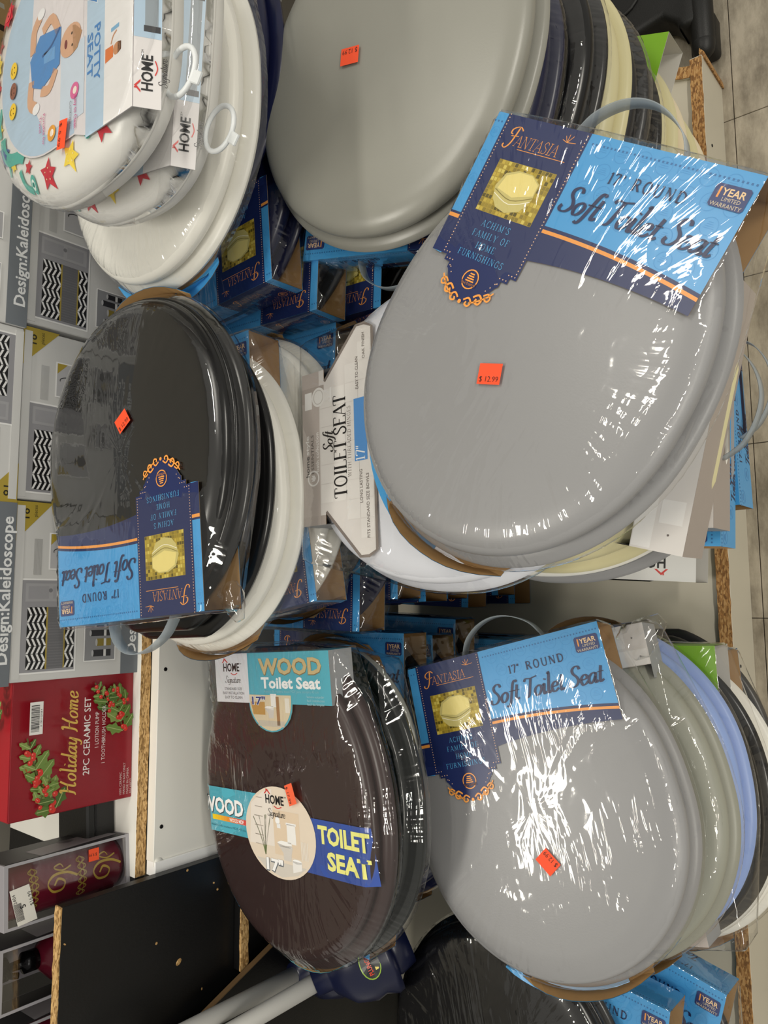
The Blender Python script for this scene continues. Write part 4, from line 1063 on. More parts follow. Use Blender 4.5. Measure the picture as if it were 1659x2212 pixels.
# front row, right-hand pile ---------------------------------------------
T5, U5, N5 = (.643, .559, .762), (.934, -.358, 0), (-.06, -.165, .985)
mw = pose(T5, U5, N5)
seat('warm gray cushioned toilet seat topping the pile beside the bin corner', 'warmgray', T5, U5, N5, card=None, film=None, fm=M_FILM3,
     stick=stick_at(mw, (759, 124), (733, 131), '$ 12.99'))
n2 = (-.05, -.10, .99)
tA = by_corner(668, 580, .672, 1, (-.985, .17, 0))
seat('navy seat with blue label reading 17 inch round under the warm gray seat', 'navy', (tA[0], tA[1] - .01, .688), (-.985, .17, 0), n2, film=0, strap=True)
n3 = (-.03, -.05, 1)
seq = [('black glossy cushioned seat below the navy one in the bin corner pile', 'black', .618, -.012, None),
       ('pale yellow cushioned seat between two black ones in the bin corner pile', 'cream', .552, -.018, None),
       ('upper of two black seats under the pale yellow one', 'charcoal', .487, -.014, None),
       ('lower of two black seats under the pale yellow one', 'black', .425, -.010, None),
       ('cream seat with a bright green label edge low in the bin corner pile', 'cream', .359, -.010, 'green'),
       ('beige seat near the bottom of the bin corner pile', 'beige', .296, -.006, None),
       ('cream seat second from the deck in the bin corner pile', 'cream', .234, -.002, None),
       ('lowest cream seat resting on the deck in the bin corner pile', 'beige', .171, 0.0, None)]
for k, (lb, c, z, dy, cd_) in enumerate(seq):
    seat(lb, c, (.655 + .006 * (k % 3), .560 + dy, z), (1, -.35 + .1 * (k % 2), 0), n3 if k < 4 else (0, 0, 1), card=cd_, film=0 if k in (0, 2, 3) else None)

# back row, right-hand pile ----------------------------------------------
T3, U3, N3 = (.625, .862, .895), (.993, -.094, 0), (-.077, -.004, .997)
seat('white cushioned toilet seat under the two baby potty seats, blue flap at its front', 'white', T3, U3, N3, film=1, fm=M_FILMD, lip=(236, 300))
seat('navy seat right under the white seat that carries the baby potty seats', 'navy', (.735, .893, .828), (1, .08, 0), (-.05, 0, 1), film=None, card=None)
UB = (-1, -.06, 0)
tb = by_corner(580, 598, .757, -1, UB)
seat('navy seat with navy and gold label and kraft sleeve below the big white seat', 'navy', tb, UB, (-.03, 0, 1), film=2)
UB2 = (-1, .04, 0)
tb2 = by_corner(684, 668, .690, -1, UB2)
seat('gray seat in an open sleeve, its navy label beside the blue 17 inch box', 'charcoal', tb2, UB2, film=0)
tb3 = by_corner(822, 662, .626, -1, UB2)
seat('black seat with dark label glimpsed between the blue box and the large gray seat', 'black', tb3, UB2, film=None)
for k in range(7):
    seat(['navy seat in the dark of the right back pile, sixth from the top', 'gray seat in the dark of the right back pile, seventh from the top', 'black seat in the dark of the right back pile, eighth from the top', 'navy seat in the dark of the right back pile, ninth from the top', 'cream seat in the dark of the right back pile, tenth from the top', 'black seat in the dark of the right back pile, second from the deck', 'gray seat on the deck under the right back pile'][k], ['navy', 'gray', 'black', 'navy', 'cream', 'black', 'gray'][k], (.765, .895, .562 - .0685 * k), (-1, .05 * (k % 3 - 1), 0), film=None)

# back row, middle pile --------------------------------------------------
T8, U8, N8 = (.186, .883, .890), (-.996, -.083, 0), (-.018, -.066, .998)
mw = pose(T8, U8, N8)
seat('black cushioned toilet seat, upside-down blue and navy label, before the white boxes', 'black', T8, U8, N8, film=0, fm=M_FILM3, strap=True, piping=True,
     stick=stick_at(mw, (270, 911), (283, 893), '$ 12.99'), tuft=[(1, -.15, .185, -.012, .4, 1.0)])
nC = (-.01, -.05, 1)
seat('second black seat, sandwiched between top black seat and the white one', 'black', (.160, .908, .832), (-1, -.05, 0), (-.015, -.06, 1), film=None, card=None)
tc = by_corner(572, 696, .768, 1, (1, .06, 0))
seat('white cushioned seat in a clear wrap, kraft tipped, under the black seats', 'white', (tc[0], .918, .768), (1, .06, 0), nC, film=1, fm=M_FILMD)
UC = (-.985, -.17, 0)
tc2 = by_corner(669, 1297, .702, -1, UC); tc2 = (tc2[0], min(tc2[1], .893), tc2[2])
seat('white seat in open kraft sleeve with navy label pointing at the brown wooden seat', 'white', tc2, UC, film=0, fm=M_FILMD)
tc3 = by_corner(675, 712, .638, 1, (1, -.03, 0))
seat('dark gray seat with small blue warranty label between black seat and pale tiled label', 'charcoal', (tc3[0], min(tc3[1], .893), .638), (1, -.03, 0), film=0)
tc4 = by_corner(722, 1363, .574, -1, (-1, .02, 0))
seat('navy seat in an open kraft sleeve below the white ones in the middle', 'navy', (tc4[0], min(tc4[1], .895), .574), (-1, .02, 0), film=2)
tc5 = by_corner(859, 1294, .510, -1, (-1, .0, 0))
seat('black seat in kraft sleeve with blue edged label under the white tiled label seat', 'black', tc5, (-1, 0, 0), film=0)
for k in range(5):
    seat(['navy seat deep in the middle back pile, fifth from the deck', 'black seat deep in the middle back pile, fourth from the deck', 'gray seat deep in the middle back pile, third from the deck', 'navy seat deep in the middle back pile, second from the deck', 'gray seat on the deck under the middle back pile'][k], ['navy', 'black', 'gray', 'navy', 'gray'][k], (.20 + .01 * (k % 2), .885, .442 - .072 * k), (-1, .04 * (k % 3 - 1), 0), film=None)

# back row, left-hand pile -----------------------------------------------
T9, U9, N9 = (-.290, .832, .671), (.997, .07, .04), (-.048, .070, .996)
mw = pose(T9, U9, N9)
e9 = seat('brown wooden toilet seat with aqua WOOD label and a picture band', 'brown', T9, U9, N9, card='wood', film=0, fm=M_FILM4, wood=True, stick=None)
b9 = link('belly_band', ME_BAND, None, e9)
l9 = local_at(mw, 629, 1716, .012)
sticker(e9, l9.x, l9.y, .0135, -1.25, '$ 17.99', (.028, .017), col='ff6a42')
nF = (-.03, .045, 1)
seat('glossy greenish black wooden seat directly under the brown wooden seat', 'darkgreen', (-.293, .828, .619), (.99, -.04, 0), nF, card=None, film=0, wood=True)
tf = by_corner(850, 2078, .553, -1, (-1, .10, 0))
ftw = seat('pale gray seat with a blue boxed label end below the brown wooden seat', 'palegray', (-.285, .882, .550), (-1, .08, 0), (0,.02,1), film=0)
tf3 = by_corner(855, 1368, .492, 1, (1, 0, 0))
seat('seat with blue label facing up in the gap between wooden seat and gray seat', 'black', (tf3[0], min(tf3[1], .885), .488), (1, 0, 0), film=0)
tf4 = by_corner(934, 1372, .425, 1, (1, .03, 0))
seat('lower seat with small blue label, second in the dark middle gap', 'navy', (tf4[0], tf4[1], .425), (1, .03, 0), film=0)
tf5 = by_corner(984, 1338, .360, 1, (1, -.03, 0))
seat('lowest seat with blue label in the dark middle gap', 'black', (tf5[0], tf5[1], .360), (1, -.03, 0), film=0)
for k in range(3):
    seat(['black seat under the three blue gap labels, fourth from the deck', 'navy seat under the three blue gap labels', 'gray seat on the deck under the left back pile'][k], ['black', 'navy', 'gray'][k], (-.285, .80, .294 - .066 * k), (1, 0, 0), film=None)

# front row, left-hand pile ----------------------------------------------
T10, U10, N10 = (-.276, .516, .509), (.964, .258, 0), (.085, -.11, .99)
mw = pose(T10, U10, N10)
seat('gray cushioned toilet seat in very wrinkled film with orange diamond sticker', 'gray', T10, U10, N10, film=2, fm=M_FILM2, strap=True, lip=(240, 284),
     stick=stick_at(mw, (1186, 1861), (1172, 1845), '$ 12.99'), tuft=[(1, .166, .172, -.006, -1.1, 1.35)])
nE = (.075, -.095, 1)
seat('greenish gray seat directly under the wrinkled gray seat', 'greengray', (-.272, .492, .432), (.97, .2, 0), nE, card='collar', film=0)
te = by_corner(1545, 2056, .372, -1, (-.98, -.2, 0), .102)
seat('light blue seat with white homestyle label end at its lower side', 'blue', (te[0] + .0, te[1] + .01, .366), (-.98, -.2, 0), (.03, -.035, 1), card='homestyle', film=0)
te4 = by_corner(1490, 1402, .312, 1, (1, .03, 0))
seat('black seat with bright green label under the light blue seat', 'black', (te4[0] + .005, te4[1] - .03, .300), (1, .03, 0), card='green', film=0)
te5 = by_corner(1500, 1388, .247, 1, (1, .08, 0))
seat('white seat low in the front left pile near the raw bin edge', 'white', (te5[0] - .01, te5[1] - .04, .236), (1, .08, 0), film=0)
seat('bottom black seat on the deck in the front left pile', 'charcoal', (-.27, .50, .176), (1, .02, 0), card=None, film=None)

# far left pile, half outside the frame ----------------------------------
seat('black wooden seat in cloudy wrinkled film at the lowest edge of the photo', 'black', (-.690, .640, .414), (-1, -.25, 0), (.02, -.03, 1), card=None, film=0, fm=M_FILM4, piping=True)
th1 = by_corner(1448, 2186, .352, 1, (.97, -.15, 0))
seat('black seat with blue label, upper of two at the bottom by the bin edge', 'black', th1, (.97, -.15, 0), film=2)
th2 = by_corner(1570, 2150, .280, 1, (.95, -.25, 0))
seat('black seat with blue label, lower of two at the bottom by the bin edge', 'charcoal', th2, (.95, -.25, 0), film=0)
for k in range(2):
    seat(['navy seat under the two blue labelled black seats at the bottom', 'gray seat on the deck under the bottom edge pile'][k], ['navy', 'gray'][k], (-.745, .60, .214 - .064 * k), (1, -.1, 0), card=None, film=None)

# ---------------------------------------------------------------- boxed bathroom sets on the upper shelf
M_BOXW = mat('box_white', 'd3d3d2', 0.5, vary=.02)
M_TAPE = film_mat('clear_tape', 1.2, .12, .97, .05)
M_BOXG = mat('box_gray', '6c7278', .5)
GOLD, GREY = 'b09a3c', '8b8b90'
BW, BH, BD = .255, .2, .13
def zigzag(P, x0, y0, x1, y1, cell=.0105):
    nx, ny = int((x1 - x0) / cell), max(1, int(round((y1 - y0) / (cell * .62))))
    cw, ch_ = (x1 - x0) / nx, (y1 - y0) / ny
    for i in range(nx):
        for j in range(ny):
            s_ = 1 if i % 2 else -1
            a, b = x0 + i * cw, y0 + j * ch_
            k = ch_ * .34
            P.poly([(a + .04 * cw, b + ch_ / 2 - s_ * k - ch_ * .22), (a + .96 * cw, b + ch_ / 2 + s_ * k - ch_ * .22), (a + .96 * cw, b + ch_ / 2 + s_ * k + ch_ * .22), (a + .04 * cw, b + ch_ / 2 - s_ * k + ch_ * .22)], 'e9e9ea')
def kaleido_print():
    P = Print(); P.xf = lambda x, y, h: (x, -h, y)
    # foot band
    P.rect(0, 0, BW, .030, '70767d'); P.up()
    P.text('Design:Kaleidoscope', .030, .0125, .0165, 'e8eaec', .02, 'l', width=.205)
    # gold corner
    P.fan([(BW, BH), (BW - .058, BH), (BW, BH - .054)], GOLD); P.up()
    P.text('18', BW - .017, BH - .0125, .0135, '2b281c', 0.01); P.text('pieces', BW - .013, BH - .028, .0055, '3a3526', 0, width=.017)
    # curtain picture
    P.rect(.010, .104, .145, .190, 'f0f0f0'); P.up(); P.rect(.0125, .1065, .1425, .1875, '98989d'); P.up()
    P.rect(.016, .1075, .104, .1785, '151517'); P.up()
    zigzag(P, .016, .150, .104, .1785); zigzag(P, .016, .1075, .104, .122)
    P.rect(.016, .1225, .104, .1495, '6a6a6e'); P.rect(.016, .1218, .104, .1240, GOLD); P.rect(.016, .1480, .104, .1505, GOLD)
    for i in range(22): P.rect(.017 + i * .00395, .1245, .0185 + i * .00395, .1475, '77777b')
    P.rect(.112, .110, .138, .182, 'a6a6aa'); P.up(); P.rect(.116, .116, .134, .142, '9c9ca1'); P.rect(.116, .148, .134, .178, '9c9ca1'); P.disc(.128, .1455, .003, '7b7b80')
    # hook picture
    P.rect(.158, .092, .212, .150, 'f4f4f4'); P.up(); P.rect(.160, .094, .210, .148, 'bcbcbf'); P.up()
    P.fan([(.194, .1475), (.210, .1475), (.210, .132)], GOLD); P.up()
    P.stroke([(.186, .118), (.190, .132), (.187, .142), (.183, .143)], .0012, '3c3c3e')
    P.fan([(.174, .108), (.186, .122), (.197, .110), (.185, .097)], GOLD); P.up(); P.fan([(.1755, .108), (.186, .1205), (.1955, .110), (.185, .0985)], '141415')
    # bottles picture
    P.rect(.022, .040, .085, .092, 'f4f4f4'); P.up(); P.rect(.0235, .0415, .0835, .0905, '8d8e92'); P.up()
    for x, w_, h_, c in ((.034, .010, .030, '26262a'), (.050, .011, .024, '8a7a34'), (.064, .009, .034, '2c2c30'), (.076, .008, .026, '222226')):
        P.rect(x - w_ / 2, .048, x + w_ / 2, .048 + h_, c); P.up(); P.disc(x, .048 + h_, w_ / 2, 'b9babd', .0018); P.rect(x - w_ / 2, .056, x + w_ / 2, .060, 'd8d8d8')
    # second small pictures along the lower right
    P.rect(.120, .040, .160, .084, 'f4f4f4'); P.up(); P.rect(.1215, .0415, .1585, .0825, 'a9a9ad'); P.up()
    zigzag(P, .126, .046, .154, .066); P.rect(.126, .066, .154, .072, '4b4b4e')
    return P.build('printing', link_it=False, rough=.45)
ME_KP = kaleido_print()
def carton_me(name, w_, d, h, bev=.0012): return box_me(name, (0, 0, 0), (w_, d, h), bev)
ME_KB = carton_me('carton', BW - .002, BD, BH - .001)
ME_TAPE = box_me('clear_tape', (0, -.0008, 0), (.052, .0, .012))
def kaleido(label, x, z, dy=0.0, flip=False, rz=0.0):
    e = thing('bath_set_box', label, 'box', (x * S_, SH_Y + .010 + dy, z), (0, 0, rz), 'white boxed curtain sets stacked on the upper shelf')
    e.scale = (S_, S_, S_)
    c = link('carton', ME_KB, M_BOXW, e); p = link('printing', ME_KP, None, c)
    if flip:
        c.rotation_euler = (0, math.pi, 0); c.location = (BW, 0, BH)
    fl = link('lid_flap', box_me('lid_flap', (.004, -.0009, BH - .013), (BW - .006, -.0002, BH - .0015)), M_BOXW, c)
    link('closing_tape', ME_TAPE, M_TAPE, c, (.150, 0, BH - .040))
    return e
kx = [.399, .140, -.117]
kaleido('white boxed curtain set in lower row beside the baby potty seats', .401, SH_Z, .002)
kaleido('white boxed curtain set in lower row right behind the black seat', kx[1] + .002, SH_Z, .006)
kaleido('white boxed curtain set in lower row touching the red holiday box', kx[2] + .001, SH_Z, .0, rz=.012)
kaleido('upper boxed curtain set whose gray band reads Design Kaleidoscope', .390, SH_Z + (BH + .001) * S_, -.004)
kaleido('upside-down boxed curtain set in the upper row with gold corner low', .134, SH_Z + (BH + .001) * S_, .000, flip=True)
kaleido('upper boxed curtain set with plain gray band above the lower left box', -.120, SH_Z + (BH + .001) * S_, -.002)

# red holiday box
M_RED = mat('box_red', '8d1020', .32, vary=.08, scale=50)
hx, hw_, hh, hd = -.307, .192, .190, .115
hb = thing('holiday_box', 'dark red gift box with holly sprays and gold Holiday Home lettering', 'box', (hx * S_, SH_Y + .016, SH_Z), (0, 0, .02), 'gift boxes on the upper shelf')
hb.scale = (S_, S_, S_)
hc = link('carton', carton_me('carton', hw_, hd, hh), M_RED, hb)
link('lid_flap', box_me('lid_flap', (.002, .0005, hh - .0002), (hw_ - .002, hd - .001, hh + .0008)), mat('box_red_top', 'a81624', .32, vary=.06), hc)
def holly(P, x, y, s, ang, n=6, seed=1):
    rr = random.Random(seed); leaf = ['5d7a34', '6f8c40', '4c6a2c', '83994e']
    ca, sa = math.cos(ang), math.sin(ang)
    P.stroke([(x, y), (x + ca * s * .5, y + sa * s * .5), (x + ca * s * n * .34, y + sa * s * n * .34)], s * .05, '5a5a2a')
    for i in range(n):
        t = i * .34
        for sg in (-1, 1):
            a = ang + sg * (.9 - .06 * i) + rr.uniform(-.2, .2); L = s * rr.uniform(.5, .75) * (1 - i / n * .45)
            bx, by = x + ca * s * t, y + sa * s * t
            pts = []
            for k in range(13):
                u = k / 6 if k <= 6 else (12 - k) / 6
                wd = L * .24 * math.sin(math.pi * min(1, u)) * (1.35 if k % 2 else .75) * (1 if k <= 6 else -1)
                pts.append((bx + math.cos(a) * L * u - math.sin(a) * wd, by + math.sin(a) * L * u + math.cos(a) * wd))
            P.fan(pts, leaf[rr.randrange(4)], (bx + math.cos(a) * L * .5, by + math.sin(a) * L * .5)); P.up()
            P.stroke([(bx, by), (bx + math.cos(a) * L * .9, by + math.sin(a) * L * .9)], s * .025, 'a8b878')
    P.up()
    for i in range(n):
        t = i * .34
        for q in range(3 if i % 2 == 0 else 2):
            bx, by = x + ca * s * t + rr.uniform(-.16, .16) * s, y + sa * s * t + rr.uniform(-.16, .16) * s
            P.disc(bx, by, s * .085, 'd8352c', n=10); P.up(); P.disc(bx + s * .02, by + s * .025, s * .025, 'f08a78', n=6)
def holiday_print():
    P = Print(); P.xf = lambda x, y, h: (x, -h, y)
    holly(P, .008, .122, .050, .55, 5, 3); holly(P, .052, .150, .046, .30, 4, 8); holly(P, .020, .150, .036, -.5, 3, 21)
    holly(P, .104, .022, .044, .22, 5, 5); holly(P, .140, .044, .036, .6, 4, 9); holly(P, .150, .020, .034, .9, 3, 22)
    P.glyphs('Holiday Home', .098, .112, .0240, 'd9b456', PEN, w=.12, shear=.25, pen=.4, kx=1.08, space=.03)
    P.text('2PC CERAMIC SET', .105, .085, .0105, 'eeeae6', .005, width=.112)
    P.text('1 LOTION PUMP', .112, .069, .0062, 'e3dcd8', .0, width=.052); P.text('1 TOOTHBRUSH HOLDER', .104, .058, .0062, 'e3dcd8', .0, width=.084)
    for k, t in enumerate(('100% CERAMIC', 'HAND WASH ONLY', 'MADE IN CHINA', 'RN 69927')): P.text(t, .010, .028 - k * .0058, .0038, 'd8c8c4', 0, 'l')
    P.rect(.117, .152, .162, .171, 'f0eeea'); P.up()
    rr = random.Random(2); x = .121
    while x < .158:
        w_ = rr.choice((.0004, .0007, .0011)); P.rect(x, .157, x + w_, .169, '1a1a1a'); x += w_ + rr.choice((.0005, .0008))
    P.text('8 17851 02938 4', .1395, .1545, .0026, '1a1a1a')
    # top face
    P.xf = lambda x, y, h: (x, y, hh + .0008 + h)
    holly(P, .140, .012, .034, .1, 4, 12); holly(P, .120, .030, .030, .5, 4, 13)
    return P.build('printing', hc, .35)
holiday_print()

# black flat case behind the holiday box
bc = thing('flat_black_case', 'flat black case lying on the shelf behind the red holiday box', 'case', (-.42, SH_Y + .055, SH_Z), (0, 0, .1), 'gift boxes on the upper shelf')
link('case_body', box_me('case_body', (0, .0, 0), (.095, .09, .035), .003), M_BLKM, bc); link('case_lid', box_me('case_lid', (-.0015, -.0015, .0352), (.0965, .0915, .050), .003), M_BLKM, bc)

# clear window boxes with burgundy bathroom pieces
M_WIN = film_mat('window_plastic', 1.3, .05, .97, .10, 20, 20)
M_BURG = mat('burgundy_ceramic', '6e1a2e', .2, vary=.08)
M_DKG = mat('sleeve_dark_gray', '2b2a2d', .45); M_LTG = mat('sleeve_light_gray', '8f8c90', .45)
M_GOLDP = mat('gold_paint', 'b99b3e', .35, .5)
M_CHROME = mat('pump_black_metal', '1d1d20', .2, .7)
WW, WD_, WH = .088, .1, .197
def window_box(label, x, y, z, rz, kind):
    e = thing('window_gift_box', label, 'gift box', (x, y, z), (0, 0, rz), 'clear window gift boxes')
    t = .0012
    tray = bmesh.new()
    for lo, hi in (((0, 0, 0), (WW, WD_, .004)), ((0, 0, WH - .003), (WW, WD_, WH)), ((0, WD_ - .002, .004), (WW, WD_, WH - .003))):
        bmesh.ops.create_cube(tray, size=1, matrix=Matrix.Translation([(lo[i] + hi[i]) / 2 for i in range(3)]) @ Matrix.Diagonal([hi[i] - lo[i] for i in range(3)] + [1]))
    link('tray', mesh_of(tray, 'tray'), mat('tray_pale', '97949a', .4), e)
    link('side_sleeve', box_me('side_sleeve', (WW - .001, .004, .004), (WW, WD_, WH - .003)), M_DKG, e)
    p = Print(); p.xf = lambda a, b, h: (WW + h, a, b)
    p.poly([(.02, .01), (.075, .01), (.055, .14), (.005, .14)], '8f8c90'); p.disc(.058, .075, .012, '6d6b6f'); p.build('side_print', e, .45)
    fr = bmesh.new()
    for lo, hi in (((0, -t, 0), (WW, 0, .006)), ((0, -t, WH - .006), (WW, 0, WH)), ((0, -t, .006), (.004, 0, WH - .006)), ((WW - .004, -t, .006), (WW, 0, WH - .006))):
        bmesh.ops.create_cube(fr, size=1, matrix=Matrix.Translation([(lo[i] + hi[i]) / 2 for i in range(3)]) @ Matrix.Diagonal([hi[i] - lo[i] for i in range(3)] + [1]))
    f = link('window_frame', mesh_of(fr, 'window_frame'), mat('frame_clear_gray', 'a9a7ad', .25), e)
    link('window_pane', box_me('window_pane', (.004, -.0009, .006), (WW - .004, -.0005, WH - .006)), M_WIN, f)
    cx, cy, R = WW / 2, .0425, .0405
    if kind == 'pump':
        b = link('bottle', lathe_me('bottle', [(.001, .005), (R * .9, .005), (R, .012), (R, .085), (R * .92, .10), (R * .45, .118), (.013, .122), (.001, .122)], 28), M_BURG, e, (cx, cy, 0))
        link('pump_head', lathe_me('pump_head', [(.001, .1225), (.015, .1225), (.015, .142), (.007, .145), (.006, .165), (.016, .167), (.016, .180), (.001, .182)], 20), M_CHROME, b)
        link('spout', tube_me('spout', [(0, -.012, .174), (0, -.030, .172), (0, -.036, .165)], .0045, 8), M_CHROME, b)
    else:
        b = link('tumbler', lathe_me('tumbler', [(.001, .005), (R * .85, .005), (R, .016), (R, .175), (R * .96, .186), (R * .85, .187), (R * .8, .18), (.001, .178)], 32), M_BURG, e, (cx, cy, 0))
    # gold scrolls painted round the front
    P = Print()
    def wrap(a, bb, h):
        th = a / R; return ((R + h + .0003) * math.sin(th), -(R + h + .0003) * math.cos(th), bb)
    P.xf = wrap
    for zc in ((.040, .112) if kind != 'pump' else (.055,)):
        for fl in (1,):
            P.stroke([(.004, zc - .026), (.012, zc - .010), (.012, zc + .010), (.002, zc + .020), (-.010, zc + .012), (-.010, zc - .002), (.0, zc - .006), (.006, zc + .004), (-.002, zc + .010)], .0036, 'c2a548', pen=.4)
            P.stroke([(.020, zc - .018), (.016, zc - .004), (.022, zc + .008), (.026, zc - .002), (.020, zc - .006)], .0022, 'c2a548', pen=.4)
    for zc in ((.078, .152) if kind != 'pump' else (.090, )):
        for ph in (0, math.pi):
            P.stroke([(-.030 + .06 * i / 20, zc + .0065 * math.sin(i * .95 + ph)) for i in range(21)], .0016, 'a98f3d', k=2)
            P.stroke([(-.030 + .06 * i / 20, zc + .0035 * math.sin(i * .95 + ph)) for i in range(21)], .0010, 'a98f3d', k=2)
    P.build('gold_scrolls', b, .3)
    return e
wb = window_box('clear window gift box holding a burgundy tumbler with gold scrolls and white price tag', -.463, SH_Y + .012, SH_Z, .10, 'tumbler')
# white swing tag and orange sticker on its window
P = Print(); P.xf = lambda u, v, h: (u, -.0022 - h, v)
P.poly([(.006, .150), (.056, .162), (.053, .190), (.003, .178)], 'e9e6de'); P.up()
rr = random.Random(3)
for k in range(22): P.poly([(.010 + k * .0011, .168 + k * .00026), (.0106 + k * .0011 + .0003 * rr.random(), .168 + k * .00026), (.0098 + k * .0011, .179 + k * .00026), (.0092 + k * .0011, .179 + k * .00026)], '262626')
P.text('2404', .040, .183, .005, '262626', rot=.24); P.text('5', .028, .171, .008, '262626', .02, rot=.24); P.text('$16.99', .036, .160, .0055, '262626', rot=.24)
P.build('white_price_tag', wb, .6)
P = Print(); P.xf = lambda u, v, h: (u, -.0022 - h, v)
P.rect(.062, .053, .080, .070, 'ff5a2e'); P.up(); P.text('$ 9.99', .071, .063, .0045, '3a1a14', rot=1.5, width=.013); P.build('price_sticker', wb, .6)
window_box('clear window gift box with a burgundy pump bottle standing behind the black panel', -.578, SH_Y + .02, SH_Z, .04, 'pump')
window_box('clear window gift box in the lowest corner with gold scroll on burgundy tumbler', -.690, SH_Y + .016, SH_Z, .05, 'tumbler')

# dark support behind the black panel that carries those boxes
sb = link('shelf_board_black', box_me('shelf_board_black', (-1.1, SH_Y, SH_Z - .018), (-.4405, 1.55, SH_Z), .001), M_BLKM, unit)

# tan perforated basket and white hang tag in the top corner
M_TAN = mat('tan_board', 'a88a5c', .7, vary=.06, bump=.2, bscale=150)
bk = thing('tan_basket', 'tan perforated basket at the top corner behind the potty seats', 'basket', (.685, SH_Y + .0, .9275), group=None)
bm = bmesh.new()
nx, nz = 24, 14; W_, Hh = .26, .15
grid = {}
for i in range(nx + 1):
    for j in range(nz + 1):
        th = (i / nx - .5) * 1.2; R = W_ / 1.2
        grid[i, j] = bm.verts.new((W_ / 2 + R * math.sin(th), R * (1 - math.cos(th)) * .7, Hh * j / nz))
for i in range(nx):
    for j in range(nz):
        if (i % 2 == 1 and j % 2 == 1 and (i + j) % 4 == 0) or (i % 4 == 3 and j % 4 == 2): continue
        bm.faces.new([grid[i, j], grid[i + 1, j], grid[i + 1, j + 1], grid[i, j + 1]])
r = bmesh.ops.solidify(bm, geom=bm.faces[:], thickness=.004)
link('basket_wall', mesh_of(bm, 'basket_wall'), M_TAN, bk)
link('basket_rim', tube_me('basket_rim', [(W_ / 2 + W_ / 1.2 * math.sin((i / 20 - .5) * 1.2), W_ / 1.2 * (1 - math.cos((i / 20 - .5) * 1.2)) * .7, Hh) for i in range(21)], .004, 8), M_TAN, bk)
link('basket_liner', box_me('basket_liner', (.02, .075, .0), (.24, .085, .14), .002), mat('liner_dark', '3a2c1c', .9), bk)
ht = thing('hang_tag', 'white card with a green leafy word tucked against the tan basket', 'tag', (.725, SH_Y - .008, 1.045), (.0, 0, 0))
link('tag_card', box_me('tag_card', (0, -.003, 0), (.07, -.002, .06), .0005), M_BOXW, ht)
P = Print(); P.xf = lambda x, y, h: (x, -.003 - h, y)
P.ringp(.02, .028, .018, .0016, '4e7d5a'); P.glyphs('ha', .02, .028, .016, '4e7d5a', {'h': PEN['l'], 'a': PEN['a']}, w=.12); P.build('printing', ht)

# ---------------------------------------------------------------- baby potty seats
PR, PRY = .160, .178
M_PAD = mat('potty_vinyl_white', 'e9e8e4', .28, vary=.01)
def potty_rad(th):
    c, s = abs(math.cos(th)), math.sin(th); p = 2.0 + 1.3 * max(0, s) ** .7
    b = PRY if s < 0 else .158
    return ((c / PR) ** p + (abs(s) / b) ** p) ** (-1 / p)
def potty_h(s):
    """height of the padded ring at fraction s of its radius (hole .48)"""
    if s < .48 or s > 1: return 0
    t = (s - .48) / .52; return .024 * (1 - abs(2 * t - 1) ** 3.0) ** .6
def potty_me():
    n = 96; rings = []
    prof = [(.48 + .52 * (1 - math.cos(math.pi * k / 18)) / 2) for k in range(19)]
    P = [(s, potty_h(s)) for s in prof] + [(1.0, -.006), (.985, -.022), (.95, -.026), (.84, -.030), (.82, -.037), (.60, -.037), (.55, -.026), (.50, -.020), (.48, 0)]
    for s, z in P:
        rings.append([(potty_rad(2 * math.pi * j / n) * s * math.cos(2 * math.pi * j / n), potty_rad(2 * math.pi * j / n) * s * math.sin(2 * math.pi * j / n), z) for j in range(n)])
    return loft_me('padded_ring', rings, cap0=False, cap1=False)
ME_PAD = potty_me()
ME_PSEAM = loft_me('piping', [[(potty_rad(2 * math.pi * j / 96) * s * math.cos(2 * math.pi * j / 96), potty_rad(2 * math.pi * j / 96) * s * math.sin(2 * math.pi * j / 96), z) for j in range(96)] for s, z in ((.995, -.003), (1.008, -.005), (1.008, -.009), (.995, -.010), (.995, -.003))], cap0=False, cap1=False)
PCZ, PCY = .0262, .146
def potty_card():
    bm = bmesh.new()
    fr = [(.116 * math.cos(a), -.010 + .120 * math.sin(a)) for a in [math.pi + math.pi * i / 24 for i in range(25)]]
    fr = [(-.116, .04), (-.128, .07), (-.128, PCY)][::-1] + fr[0:] + [(.116, .04), (.128, .07), (.128, PCY)]
    for s, mi in ((0, 0), (1, 1)):
        d = .0006 * s
        sheet(bm, [(x, y - (d if y == PCY else 0), PCZ - d) for x, y in fr], 0, mi)
        sheet(bm, [(-.128, PCY - d, PCZ - d), (-.128, PCY + .014 - d, PCZ - .021 - d), (.128, PCY + .014 - d, PCZ - .021 - d), (.128, PCY - d, PCZ - d)], 0, mi)
    me = bpy.data.meshes.new('label_card'); bm.to_mesh(me); bm.free()
    me.materials.append(mat('potty_card', 'e6e2e2', .35)); me.materials.append(mat('potty_card_inside', 'b9b9ba', .6)); return me, fr
ME_PC, PFR = potty_card()
def star(P, x, y, r, col, rot=0, inner=.45, n=5, face=False):
    pts = [(x + (r if k % 2 == 0 else r * inner) * math.cos(rot + math.pi * k / n), y + (r if k % 2 == 0 else r * inner) * math.sin(rot + math.pi * k / n)) for k in range(2 * n)]
    P.fan(pts, col, (x, y))
